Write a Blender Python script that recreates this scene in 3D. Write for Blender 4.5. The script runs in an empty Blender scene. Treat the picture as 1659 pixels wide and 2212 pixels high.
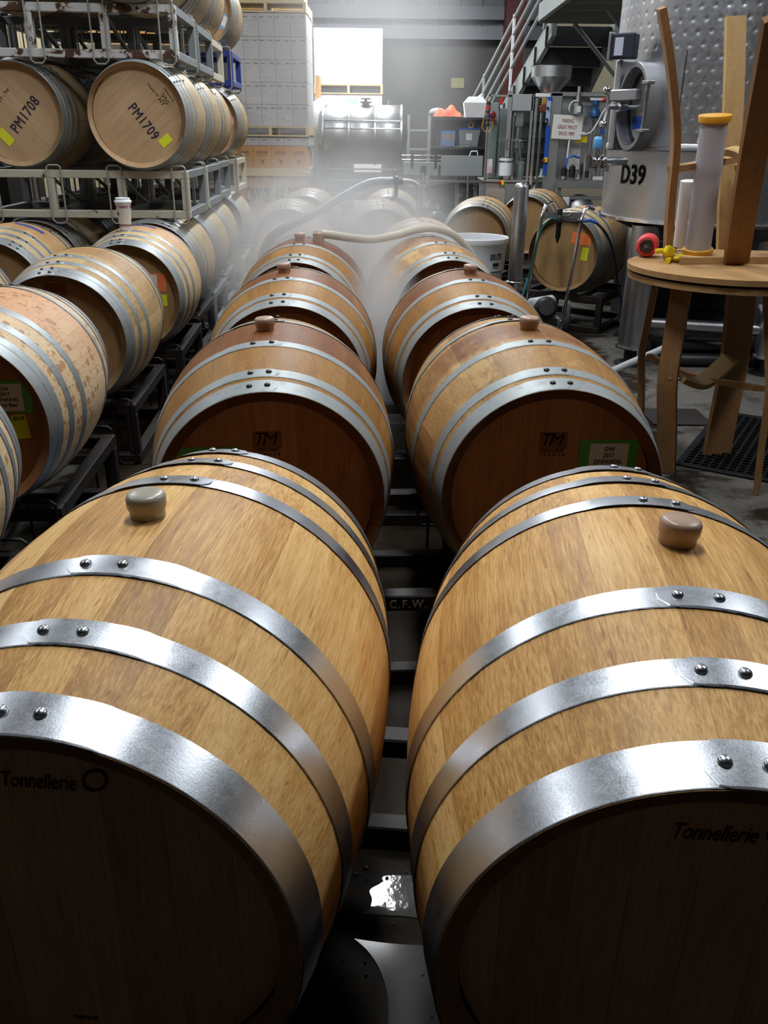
import bpy, math, random
from mathutils import Matrix, Vector, Euler

C = bpy.context.scene.collection
sc = bpy.context.scene
PI = math.pi
R_ = math.radians
random.seed(7)

# ------------------------------------------------------------------ camera
FPX, PITCH, ROLL, CAMZ = 1815.3, R_(24.112), R_(0.6985), 1.48
cam_d = bpy.data.cameras.new('camera')
cam_d.sensor_fit = 'AUTO'
cam_d.sensor_width = 36.0
cam_d.lens = FPX / 2212.0 * 36.0
cam_d.clip_start = 0.02
cam_d.clip_end = 200
cam = bpy.data.objects.new('camera', cam_d)
cam.matrix_world = Matrix.Translation((0, 0, CAMZ)) @ Matrix.Rotation(PI/2 - PITCH, 4, 'X') @ Matrix.Rotation(ROLL, 4, 'Z')
C.objects.link(cam)
sc.camera = cam

# ------------------------------------------------------------------ world, view, lights
w = bpy.data.worlds.new('world')
sc.world = w
w.use_nodes = True
w.node_tree.nodes['Background'].inputs[0].default_value = (0.75, 0.85, 1.0, 1)
w.node_tree.nodes['Background'].inputs[1].default_value = 0.022
sc.view_settings.view_transform = 'Standard'
sc.view_settings.look = 'None'
sc.view_settings.gamma = 1.0
sc.view_settings.exposure = 0.0
sc.view_settings.use_curve_mapping = False
cy = sc.cycles
cy.max_bounces = 6
cy.diffuse_bounces = 3
cy.glossy_bounces = 3
cy.transmission_bounces = 4
cy.transparent_max_bounces = 10
cy.volume_bounces = 1
cy.caustics_reflective = False
cy.caustics_refractive = False
cy.sample_clamp_indirect = 4.0
cy.volume_step_rate = 2.0
cy.volume_max_steps = 160
cy.use_denoising = True
cy.use_adaptive_sampling = True
cy.adaptive_threshold = 0.02

# (x, y, z, size x, size y, watts) of the fluorescent strips hung over the aisles
STRIPS = [
    (-0.06, 2.50, 4.62, 0.30, 1.35, 95, 'over the second pair of middle barrels'),
    (-0.06, 5.42, 4.62, 0.30, 1.10, 95, 'over the steaming barrels'),
    (0.00, 8.60, 4.62, 0.40, 3.0, 150, 'over the far middle barrels'),
    (-0.55, 14.10, 4.30, 0.60, 1.8, 330, 'over the bright white stack'),
    (-4.20, 3.60, 4.62, 0.40, 3.5, 60, 'over the left wall side'),
    (-4.40, 9.00, 4.62, 0.40, 3.5, 150, 'behind the three-high rack stack'),
    (3.70, 3.70, 4.62, 0.40, 2.4, 105, 'over the stave table'),
    (3.90, 12.80, 4.62, 0.40, 2.6, 130, 'over the staircase'),
]

def at(px, py, Y):
    """world point on the sight line of photo pixel (px, py) at distance Y ahead of the camera"""
    a, b = px - 829.5, py - 1106.0
    X = a*math.cos(ROLL) + b*math.sin(ROLL)
    V = a*math.sin(ROLL) - b*math.cos(ROLL)
    d = (X/FPX, math.cos(PITCH) + V/FPX*math.sin(PITCH), -math.sin(PITCH) + V/FPX*math.cos(PITCH))
    t = Y / d[1]
    return Vector((d[0]*t, Y, CAMZ + d[2]*t))

# ------------------------------------------------------------------ node helpers
class NT:
    def __init__(s, name):
        s.m = bpy.data.materials.new(name)
        s.m.use_nodes = True
        s.t = s.m.node_tree
        s.t.nodes.clear()
        s.out = s.t.nodes.new('ShaderNodeOutputMaterial')
    def n(s, typ, _props=None, **ins):
        nd = s.t.nodes.new(typ)
        for k, v in (_props or {}).items():
            setattr(nd, k, v)
        for k, v in ins.items():
            key = int(k[1:]) if k[0] == 'i' and k[1:].isdigit() else k.replace('_', ' ')
            sock = nd.inputs[key]
            if isinstance(v, bpy.types.NodeSocket):
                s.t.links.new(v, sock)
            elif isinstance(v, bpy.types.Node):
                s.t.links.new(v.outputs[0], sock)
            else:
                if sock.type == 'RGBA' and len(v) == 3:
                    v = (*v, 1)
                sock.default_value = v
        return nd
    def math(s, op, a, b=0.0, c=0.0, clamp=False):
        return s.n('ShaderNodeMath', dict(operation=op, use_clamp=clamp), i0=a, i1=b, i2=c).outputs[0]
    def mix(s, fac, a, b, blend='MIX'):
        nd = s.n('ShaderNodeMix', dict(data_type='RGBA', blend_type=blend), i0=fac, i6=a, i7=b)
        return nd.outputs[2]
    def ramp(s, fac, stops):
        nd = s.n('ShaderNodeValToRGB', i0=fac)
        e = nd.color_ramp.elements
        while len(e) > 1:
            e.remove(e[0])
        e[0].position, e[0].color = stops[0][0], (*stops[0][1], 1)
        for p, c in stops[1:]:
            x = e.new(p)
            x.color = (*c, 1)
        return nd.outputs[0]
    def sstep(s, v, lo, hi):
        nd = s.n('ShaderNodeMapRange', dict(interpolation_type='SMOOTHSTEP'), i0=v, i1=lo, i2=hi, i3=0.0, i4=1.0)
        return nd.outputs[0]
    def obj(s):
        return s.n('ShaderNodeTexCoord').outputs['Object']
    def mapping(s, vec, scale=(1, 1, 1), loc=(0, 0, 0)):
        return s.n('ShaderNodeMapping', Vector=vec, Scale=scale, Location=loc).outputs[0]
    def noise(s, vec, scale, detail=3.0, rough=0.5, dist=0.0):
        return s.n('ShaderNodeTexNoise', Vector=vec, Scale=scale, Detail=detail, Roughness=rough, Distortion=dist).outputs[0]
    def bsdf(s, **k):
        b = s.n('ShaderNodeBsdfPrincipled', **k)
        s.t.links.new(b.outputs[0], s.out.inputs[0])
        return b
    def bump(s, h, strength, dist=0.01):
        return s.n('ShaderNodeBump', Height=h, Strength=strength, Distance=dist).outputs[0]

def srgb(r, g, b):
    f = lambda c: (c/255/12.92) if c/255 <= 0.04045 else ((c/255+0.055)/1.055)**2.4
    return (f(r), f(g), f(b))

def plain(name, col, rough=0.5, metal=0.0, var=0.12, scale=8.0, bump=0.0, spec=0.5, alpha=None, trans=0.0):
    t = NT(name)
    o = t.obj()
    nz = t.noise(o, scale, 4.0)
    c = t.mix(nz, tuple(x*(1-var) for x in col), tuple(min(1, x*(1+var)) for x in col))
    k = dict(Base_Color=c, Roughness=rough, Metallic=metal, Specular_IOR_Level=spec)
    if bump:
        k['Normal'] = t.bump(nz, bump, 0.01)
    if trans:
        k['Transmission_Weight'] = trans
    t.bsdf(**k)
    return t.m

def oak(name, stops, rough=0.5, along='y', stain=None, stain_w=0.17, spots=None, dirt=0.0, var=0.5, fleck=0.35, spec=0.35, blotch=None, contrast=1.7):
    """oak with its grain along one local axis; staves differ through the per-object random value"""
    t = NT(name)
    o = t.obj()
    lo = 0.045
    sca = (1, lo, 1) if along == 'y' else ((1, 1, lo) if along == 'z' else (lo, 1, 1))
    rnd = t.n('ShaderNodeObjectInfo').outputs['Random']
    off = t.n('ShaderNodeCombineXYZ', X=t.math('MULTIPLY', rnd, 37.0), Y=t.math('MULTIPLY', rnd, 11.0), Z=t.math('MULTIPLY', rnd, 23.0)).outputs[0]
    v0 = t.n('ShaderNodeVectorMath', dict(operation='ADD'), i0=o, i1=off).outputs[0]
    gv = t.mapping(v0, sca)
    n1 = t.noise(gv, 300.0, 4.0, 0.65)
    n2 = t.noise(gv, 34.0, 3.0, 0.55, 0.6)
    n3 = t.noise(v0, 5.0, 3.0)
    f = t.math('MULTIPLY_ADD', n1, 0.50, t.math('MULTIPLY_ADD', n2, 0.28, t.math('MULTIPLY', n3, 0.20)))
    f = t.math('MULTIPLY_ADD', t.math('SUBTRACT', f, 0.49), contrast, 0.50)
    f = t.math('ADD', f, t.math('MULTIPLY', t.math('SUBTRACT', rnd, 0.5), var))
    col = t.ramp(f, stops)
    fsca = (1, 0.07, 1) if along == 'y' else ((1, 1, 0.07) if along == 'z' else (0.07, 1, 1))
    fl = t.sstep(t.noise(t.mapping(v0, fsca), 150.0, 2.0, 0.5, 0.25), 0.66, 0.72)
    col = t.mix(t.math('MULTIPLY', fl, fleck), col, t.mix(1.0, col, (0.55, 0.38, 0.22), 'MULTIPLY'))
    sep = t.n('ShaderNodeSeparateXYZ', Vector=o)
    if blotch:
        bl = t.sstep(t.noise(t.mapping(o, (1, 0.5, 1)), 9.0, 5.0, 0.65, 0.5), blotch[1], blotch[1]+0.14)
        col = t.mix(t.math('MULTIPLY', bl, blotch[2]), col, blotch[0])
    if stain:
        ay = t.math('ABSOLUTE', t.math('ADD', sep.outputs[1], t.math('MULTIPLY', t.math('SUBTRACT', t.noise(o, 12.0, 3.0), 0.5), 0.10)))
        m = t.math('SUBTRACT', 1.0, t.sstep(ay, stain_w*0.62, stain_w))
        zz = t.sstep(t.math('ADD', sep.outputs[2], t.math('MULTIPLY', t.math('SUBTRACT', t.noise(t.mapping(o, (1, 0.4, 1)), 7.0, 4.0, 0.6), 0.5), 0.5)), 0.02, 0.30)
        m = t.math('MULTIPLY', m, zz)
        col = t.mix(t.math('MULTIPLY', m, stain[1]), col, t.mix(1.0, col, stain[0], 'MULTIPLY'))
    if spots:
        vr = t.n('ShaderNodeTexVoronoi', Vector=t.mapping(o, (1, 0.8, 1)), Scale=22.0)
        vr2 = t.n('ShaderNodeTexVoronoi', Vector=t.mapping(o, (1, 0.8, 1), (3, 1, 2)), Scale=44.0)
        dn = t.math('ADD', vr.outputs['Distance'], t.math('MULTIPLY', t.math('SUBTRACT', t.noise(o, 60.0, 2.0), 0.5), 0.22))
        d2 = t.math('ADD', vr2.outputs['Distance'], t.math('MULTIPLY', t.math('SUBTRACT', t.noise(o, 90.0, 2.0), 0.5), 0.2))
        g = t.noise(o, 3.5, 2.0)
        th = t.math('MULTIPLY_ADD', g, 0.62, -0.06)
        s1 = t.math('SUBTRACT', 1.0, t.sstep(dn, t.math('SUBTRACT', th, 0.03), th))
        s2 = t.math('MULTIPLY', t.math('SUBTRACT', 1.0, t.sstep(d2, t.math('SUBTRACT', th, 0.08), th)), 0.7)
        s = t.math('MAXIMUM', s1, s2)
        col = t.mix(t.math('MULTIPLY', s, 0.75), col, spots)
    if dirt:
        d = t.sstep(t.noise(t.mapping(o, (1, 0.35, 1)), 6.0, 5.0, 0.65), 0.52, 0.75)
        col = t.mix(t.math('MULTIPLY', d, dirt), col, (0.04, 0.028, 0.018))
    nb = t.bump(t.math('ADD', n1, t.math('MULTIPLY', fl, -0.5)), 0.16, 0.004)
    t.bsdf(Base_Color=col, Roughness=t.math('MULTIPLY_ADD', n2, 0.2, rough-0.1), Normal=nb, Specular_IOR_Level=spec)
    return t.m

def galv(name, col, rough, blotch=0.2, metal=1.0, scuff=None, spark=0.03):
    t = NT(name)
    o = t.obj()
    n1 = t.noise(o, 38.0, 4.0, 0.6)
    n2 = t.noise(t.mapping(o, (1, 1, 1)), 420.0, 2.0, 0.6)
    n3 = t.noise(o, 7.0, 4.0)
    c = t.mix(n3, tuple(x*(1-blotch) for x in col), tuple(min(1, x*(1+blotch)) for x in col))
    r = t.math('ADD', t.math('MULTIPLY_ADD', n1, 0.18, rough-0.09), t.math('MULTIPLY', t.math('SUBTRACT', n2, 0.5), spark))
    met = metal
    if scuff:
        s = t.sstep(n1, 0.56, 0.72)
        c = t.mix(t.math('MULTIPLY', s, 0.7), c, scuff)
    t.bsdf(Base_Color=c, Roughness=r, Metallic=met, Normal=t.bump(t.math('MULTIPLY_ADD', n2, spark*4, n1), 0.05, 0.003))
    return t.m

def paint_rust(name, col, amount, rust=(0.09, 0.035, 0.018), rough=0.5):
    t = NT(name)
    o = t.obj()
    w_ = t.n('ShaderNodeTexCoord').outputs['Object']
    nz = t.noise(o, 9.0, 6.0, 0.65, 0.4)
    m = t.sstep(nz, 0.62-amount, 0.66-amount)
    edge = t.math('SUBTRACT', t.sstep(nz, 0.57-amount, 0.66-amount), m)
    c = t.mix(t.noise(o, 3.0), tuple(x*0.9 for x in col), col)
    c = t.mix(t.math('MULTIPLY', edge, 0.6), c, (0.40, 0.25, 0.10))
    c = t.mix(m, c, t.mix(t.noise(o, 60.0, 3.0), rust, tuple(x*0.4 for x in rust)))
    t.bsdf(Base_Color=c, Roughness=t.math('MULTIPLY_ADD', m, 0.35, rough), Normal=t.bump(nz, 0.2, 0.004))
    return t.m

M = {}
GOLD = [(0.0, (0.28, 0.120, 0.028)), (0.36, (0.56, 0.290, 0.080)), (0.55, (0.74, 0.425, 0.140)), (0.85, (0.90, 0.60, 0.25))]
M['oak_new'] = oak('oak_new', GOLD, 0.50, var=0.36, fleck=0.7, contrast=2.2)
M['head_new'] = oak('head_new', [(0, (0.26, 0.12, 0.052)), (0.5, (0.48, 0.25, 0.12)), (1, (0.66, 0.40, 0.22))], 0.6, 'z', var=0.3)
USED = [(0.0, (0.12, 0.048, 0.010)), (0.36, (0.245, 0.108, 0.022)), (0.58, (0.34, 0.165, 0.038)), (0.9, (0.46, 0.26, 0.085))]
M['oak_used'] = oak('oak_used', USED, 0.50, var=0.18, stain=((0.56, 0.36, 0.25), 0.95), dirt=0.25, spec=0.22, blotch=((0.42, 0.24, 0.085), 0.62, 0.35))
M['oak_worn'] = oak('oak_worn', [(0.0, (0.15, 0.064, 0.017)), (0.36, (0.29, 0.14, 0.042)), (0.58, (0.40, 0.22, 0.072)), (0.9, (0.55, 0.35, 0.145))], 0.50, var=0.30, stain=((0.50, 0.33, 0.26), 0.8), stain_w=0.12, dirt=0.32, spec=0.22, blotch=((0.62, 0.42, 0.18), 0.52, 0.6))
M['head_used'] = oak('head_used', [(0, (0.20, 0.080, 0.028)), (0.5, (0.38, 0.17, 0.065)), (1, (0.54, 0.30, 0.14))], 0.6, 'z', var=0.2, dirt=0.35)
PALE = [(0.0, (0.34, 0.21, 0.09)), (0.36, (0.50, 0.345, 0.17)), (0.58, (0.60, 0.44, 0.235)), (0.9, (0.70, 0.55, 0.33))]
M['oak_pale'] = oak('oak_pale', PALE, 0.6, var=0.14, dirt=0.20, stain=((0.92, 0.68, 0.58), 0.8), stain_w=0.15)
M['oak_fur'] = oak('oak_fur', [(0.0, (0.20, 0.11, 0.04)), (0.36, (0.36, 0.23, 0.095)), (0.58, (0.49, 0.33, 0.15)), (0.9, (0.60, 0.44, 0.22))], 0.55, var=0.25, dirt=0.35, fleck=0.8, stain=((0.70, 0.50, 0.42), 0.7), stain_w=0.12)
M['oak_spot'] = oak('oak_spot', [(0.0, (0.46, 0.30, 0.16)), (0.36, (0.62, 0.44, 0.25)), (0.58, (0.70, 0.53, 0.33)), (0.9, (0.78, 0.62, 0.42))], 0.55, var=0.08, stain=((0.92, 0.64, 0.54), 0.9), stain_w=0.22, spots=(0.36, 0.165, 0.055))
M['oak_stack'] = oak('oak_stack', [(0.0, (0.20, 0.125, 0.055)), (0.36, (0.33, 0.23, 0.115)), (0.58, (0.42, 0.31, 0.165)), (0.9, (0.52, 0.40, 0.23))], 0.55, var=0.14, dirt=0.2)
M['head_pale'] = oak('head_pale', [(0, (0.29, 0.17, 0.08)), (0.5, (0.46, 0.30, 0.165)), (1, (0.60, 0.43, 0.26))], 0.6, 'z', var=0.20, fleck=0.12)
M['head_tan'] = oak('head_tan', [(0, (0.19, 0.105, 0.040)), (0.5, (0.34, 0.205, 0.085)), (1, (0.46, 0.31, 0.145))], 0.6, 'z', var=0.18, dirt=0.15)
M['hoop_new'] = galv('hoop_new', (0.58, 0.61, 0.66), 0.32, 0.06, spark=0.14)
M['hoop_used'] = galv('hoop_used', (0.31, 0.335, 0.34), 0.54, 0.14, 0.60, (0.23, 0.24, 0.23))
M['hoop_old'] = galv('hoop_old', (0.34, 0.37, 0.385), 0.50, 0.2, 0.70, (0.20, 0.20, 0.19))
M['rivet'] = galv('rivet', (0.50, 0.52, 0.55), 0.28, 0.1)
M['bung'] = plain('bung_silicone', srgb(172, 166, 152), 0.30, 0, 0.06, 30)
M['bung_brown'] = plain('bung_silicone_brown', srgb(178, 148, 128), 0.35, 0, 0.1, 30)
M['steel_satin'] = galv('stainless_satin', (0.36, 0.365, 0.385), 0.46, 0.04, 0.85)
M['rivet_dark'] = plain('rivet_dark', (0.055, 0.050, 0.046), 0.4, 0.7, 0.2)
M['steel'] = galv('stainless', (0.52, 0.53, 0.54), 0.36, 0.02)
M['steel_bright'] = galv('stainless_bright', (0.72, 0.73, 0.75), 0.16, 0.05)
M['steel_dull'] = galv('stainless_dull', (0.40, 0.41, 0.41), 0.46, 0.04)
M['tank'] = galv('tank_steel', (0.56, 0.57, 0.60), 0.33, 0.08)
M['grey_paint'] = plain('grey_paint', (0.34, 0.36, 0.37), 0.45, 0, 0.1)
M['stair_paint'] = plain('stair_paint', (0.30, 0.33, 0.32), 0.5, 0, 0.1)
M['dark_metal'] = plain('dark_metal', (0.045, 0.045, 0.047), 0.45, 0.6, 0.3)
M['black'] = plain('black_plastic', (0.012, 0.012, 0.013), 0.4)
M['rack_dark'] = plain('rack_dark_steel', (0.018, 0.013, 0.011), 0.55, 0.0, 0.45, 30, spec=0.35)
M['rack_cream'] = paint_rust('rack_cream', (0.50, 0.47, 0.38), -0.02)
M['rack_white'] = paint_rust('rack_white_rust', (0.56, 0.57, 0.57), 0.10)
M['rack_grey'] = paint_rust('rack_grey', (0.17, 0.19, 0.20), 0.0)
M['rack_blue'] = paint_rust('rack_blue', (0.010, 0.032, 0.22), -0.08)
M['loop'] = plain('rod_grey', (0.36, 0.35, 0.31), 0.45, 0.3, 0.2)
M['white'] = plain('white_plastic', (0.78, 0.80, 0.84), 0.35, 0, 0.02)
M['white_card'] = plain('white_card', (0.50, 0.485, 0.465), 0.7, 0, 0.05, 3)
M['bright_card'] = plain('bright_white_card', (0.86, 0.87, 0.88), 0.7, 0, 0.03, 3)
M['kraft'] = plain('kraft_card', (0.60, 0.30, 0.085), 0.75, 0, 0.06, 3)
M['cream_card'] = plain('cream_card', (0.62, 0.53, 0.33), 0.75, 0, 0.06, 3)
M['pallet'] = plain('pallet_wood', (0.62, 0.48, 0.27), 0.7, 0, 0.2, 20)
M['ink'] = plain('black_ink', (0.010, 0.010, 0.012), 0.9, spec=0.08)
M['ink_navy'] = plain('stencil_ink', (0.020, 0.018, 0.032), 0.6)
M['brand'] = plain('burnt_brand', (0.022, 0.010, 0.005), 0.8, spec=0.1)
M['ink_red'] = plain('dark_red_ink', (0.22, 0.025, 0.035), 0.6)
M['ink_brown'] = plain('brown_ink', (0.19, 0.075, 0.03), 0.7)
M['ink_white'] = plain('stencil_white', (0.42, 0.42, 0.40), 0.7)
M['ink_grey'] = plain('grey_ink', (0.20, 0.19, 0.18), 0.7)
M['paper'] = plain('white_paper', (0.74, 0.73, 0.70), 0.7, 0, 0.04)
M['green_tape'] = plain('green_tape', (0.08, 0.40, 0.045), 0.55, 0, 0.05)
M['yellow_note'] = plain('yellow_note', (0.68, 0.72, 0.02), 0.6, 0, 0.05)
M['orange_tag'] = plain('orange_tag', (0.85, 0.20, 0.05), 0.6, 0, 0.05)
M['pink_tag'] = plain('pink_tag', (0.75, 0.42, 0.48), 0.6, 0, 0.05)
M['blue_tag'] = plain('blue_tag', (0.16, 0.45, 0.75), 0.6, 0, 0.05)
M['blue_tape'] = plain('blue_tape', (0.03, 0.08, 0.42), 0.55, 0, 0.1)
M['blue'] = plain('blue_plastic', (0.012, 0.085, 0.50), 0.35)
M['sky_blue'] = plain('sky_blue_cap', (0.10, 0.33, 0.66), 0.35)
M['valve_blue'] = plain('valve_blue', (0.010, 0.075, 0.21), 0.4)
M['red'] = plain('red_plastic', (0.62, 0.022, 0.018), 0.4)
M['speaker_red'] = plain('speaker_red', (0.72, 0.045, 0.055), 0.6, 0, 0.1, 200)
M['orange'] = plain('orange_cloth', (0.90, 0.14, 0.055), 0.7, 0, 0.15, 12)
M['yellow'] = plain('yellow_plastic', (0.80, 0.60, 0.01), 0.4)
M['cap_yellow'] = plain('cap_yellow', (0.62, 0.30, 0.015), 0.4)
M['tube_grey'] = plain('tube_lilac_grey', (0.40, 0.39, 0.44), 0.35, 0, 0.04)
M['hose_white'] = plain('hose_cream', (0.50, 0.46, 0.36), 0.45, 0, 0.1, 20)
M['hose_dark'] = plain('hose_dark', (0.09, 0.10, 0.13), 0.25, 0, 0.15, 20)
M['hose_clear'] = plain('hose_clear_braid', (0.30, 0.35, 0.45), 0.22, 0, 0.15, 60)
M['hose_green'] = plain('hose_green', (0.012, 0.11, 0.085), 0.35)
M['hose_teal'] = plain('hose_teal', (0.05, 0.28, 0.36), 0.35)
M['hose_navy'] = plain('hose_navy', (0.008, 0.018, 0.06), 0.3)
M['rubber'] = plain('rubber', (0.018, 0.018, 0.02), 0.65)
M['mat_rubber'] = plain('mat_rubber', (0.006, 0.006, 0.007), 0.5, spec=0.15)
M['tablewood'] = oak('table_oak', [(0, (0.24, 0.125, 0.045)), (0.5, (0.42, 0.24, 0.095)), (1, (0.56, 0.37, 0.18))], 0.5, 'x', var=0.2)
M['stavewood'] = oak('stave_oak', [(0, (0.16, 0.075, 0.028)), (0.5, (0.31, 0.155, 0.06)), (1, (0.45, 0.26, 0.12))], 0.55, 'z', var=0.25, dirt=0.2)
M['stavepale'] = oak('stave_pale', [(0, (0.30, 0.17, 0.06)), (0.5, (0.47, 0.30, 0.12)), (1, (0.58, 0.40, 0.20))], 0.55, 'z', var=0.1, dirt=0.15)
M['wall_dark'] = plain('wall_dark_board', (0.115, 0.110, 0.105), 0.85, 0, 0.12, 2)
M['wall_upper'] = plain('wall_upper_sheet', (0.27, 0.28, 0.31), 0.6, 0, 0.05, 2)
M['wall_side'] = plain('wall_side_sheet', (0.20, 0.20, 0.20), 0.8, 0, 0.1, 2)
M['ceiling'] = plain('ceiling_sheet', (0.22, 0.22, 0.22), 0.8, 0, 0.1, 2)
M['column_red'] = plain('column_oxide_red', (0.085, 0.018, 0.016), 0.6, 0, 0.1)
M['green_soft'] = plain('pale_green_card', (0.50, 0.66, 0.58), 0.7)
M['picture'] = plain('picture_blue', (0.20, 0.30, 0.55), 0.6, 0, 0.4, 30)
M['skin_dark'] = plain('dark_wrap', (0.012, 0.012, 0.014), 0.14, 0, 0.3, 10, bump=1.0)

def floor_mat():
    t = NT('wet_concrete')
    o = t.n('ShaderNodeNewGeometry').outputs['Position']
    n1 = t.noise(o, 1.1, 5.0, 0.6, 0.3)
    n2 = t.noise(o, 26.0, 5.0, 0.7)
    n4 = t.noise(o, 5.0, 4.0, 0.65)
    sx = t.n('ShaderNodeSeparateXYZ', Vector=o).outputs[0]
    away = t.sstep(t.math('ABSOLUTE', sx), 0.7, 2.0)          # the concrete dries out away from the washed rows
    dryness = t.math('MULTIPLY_ADD', n4, 0.5, t.math('MULTIPLY_ADD', n1, 0.6, t.math('MULTIPLY', away, 0.34)))
    wet = t.math('SUBTRACT', 1.0, t.sstep(dryness, 0.74, 0.84))
    dry = t.mix(n2, (0.065, 0.060, 0.052), (0.155, 0.145, 0.13))
    dk = t.mix(n2, (0.024, 0.020, 0.015), (0.055, 0.047, 0.038))
    st = t.sstep(t.noise(o, 3.2, 6.0, 0.7), 0.50, 0.66)
    c = t.mix(t.math('MULTIPLY', st, 0.7), dry, dk)
    c = t.mix(wet, c, t.mix(1.0, c, (0.22, 0.175, 0.135), 'MULTIPLY'))
    r = t.math('SUBTRACT', 0.75, t.math('MULTIPLY', wet, 0.33))
    t.bsdf(Base_Color=c, Roughness=r, Normal=t.bump(n2, 0.15, 0.006), Specular_IOR_Level=0.03)
    return t.m
M['floor'] = floor_mat()
M['water'] = plain('standing_water', (0.085, 0.080, 0.076), 0.05, 0, 0.1, 26, bump=0.05)
M['water_still'] = plain('standing_water_still', (0.075, 0.071, 0.069), 0.10, 0, 0.1, 9, spec=0.12)

def film_mat(name, haze, rough=0.15, bump=0.7, scale=14.0):
    t = NT(name)
    o = t.obj()
    nz = t.noise(t.mapping(o, (0.4, 0.4, 2.2)), scale, 5.0, 0.65, 1.2)
    nm = t.bump(nz, bump, 0.03)
    gl = t.n('ShaderNodeBsdfGlossy', Color=(0.9, 0.9, 0.92), Roughness=rough, Normal=nm)
    df = t.n('ShaderNodeBsdfDiffuse', Color=(0.75, 0.75, 0.77))
    tr = t.n('ShaderNodeBsdfTransparent', Color=(0.97, 0.97, 0.98))
    mx = t.n('ShaderNodeMixShader', i0=0.5, i1=gl.outputs[0], i2=df.outputs[0])
    fac = t.math('MULTIPLY_ADD', t.sstep(nz, 0.45, 0.75), haze, 0.07)
    m2 = t.n('ShaderNodeMixShader', i0=fac, i1=tr.outputs[0], i2=mx.outputs[0])
    t.t.links.new(m2.outputs[0], t.out.inputs[0])
    return t.m
M['film'] = film_mat('stretch_film', 0.30)
M['film_light'] = film_mat('stretch_film_light', 0.05)
M['film_thick'] = film_mat('stretch_film_thick', 0.40, 0.2)

def glass_mat():
    t = NT('clear_acrylic')
    gl = t.n('ShaderNodeBsdfGlossy', Color=(0.9, 0.95, 0.95), Roughness=0.03)
    tr = t.n('ShaderNodeBsdfTransparent', Color=(0.90, 0.95, 0.94))
    fr = t.n('ShaderNodeFresnel', IOR=1.45)
    m2 = t.n('ShaderNodeMixShader', i0=fr.outputs[0], i1=tr.outputs[0], i2=gl.outputs[0])
    t.t.links.new(m2.outputs[0], t.out.inputs[0])
    return t.m
M['acrylic'] = glass_mat()
def clear_bin():
    t = NT('cloudy_clear_plastic')
    df = t.n('ShaderNodeBsdfPrincipled', Base_Color=(0.55, 0.62, 0.66), Roughness=0.25)
    tr = t.n('ShaderNodeBsdfTransparent', Color=(0.85, 0.9, 0.92))
    m2 = t.n('ShaderNodeMixShader', i0=0.45, i1=tr.outputs[0], i2=df.outputs[0])
    t.t.links.new(m2.outputs[0], t.out.inputs[0])
    return t.m
M['bin_clear'] = clear_bin()
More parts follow.
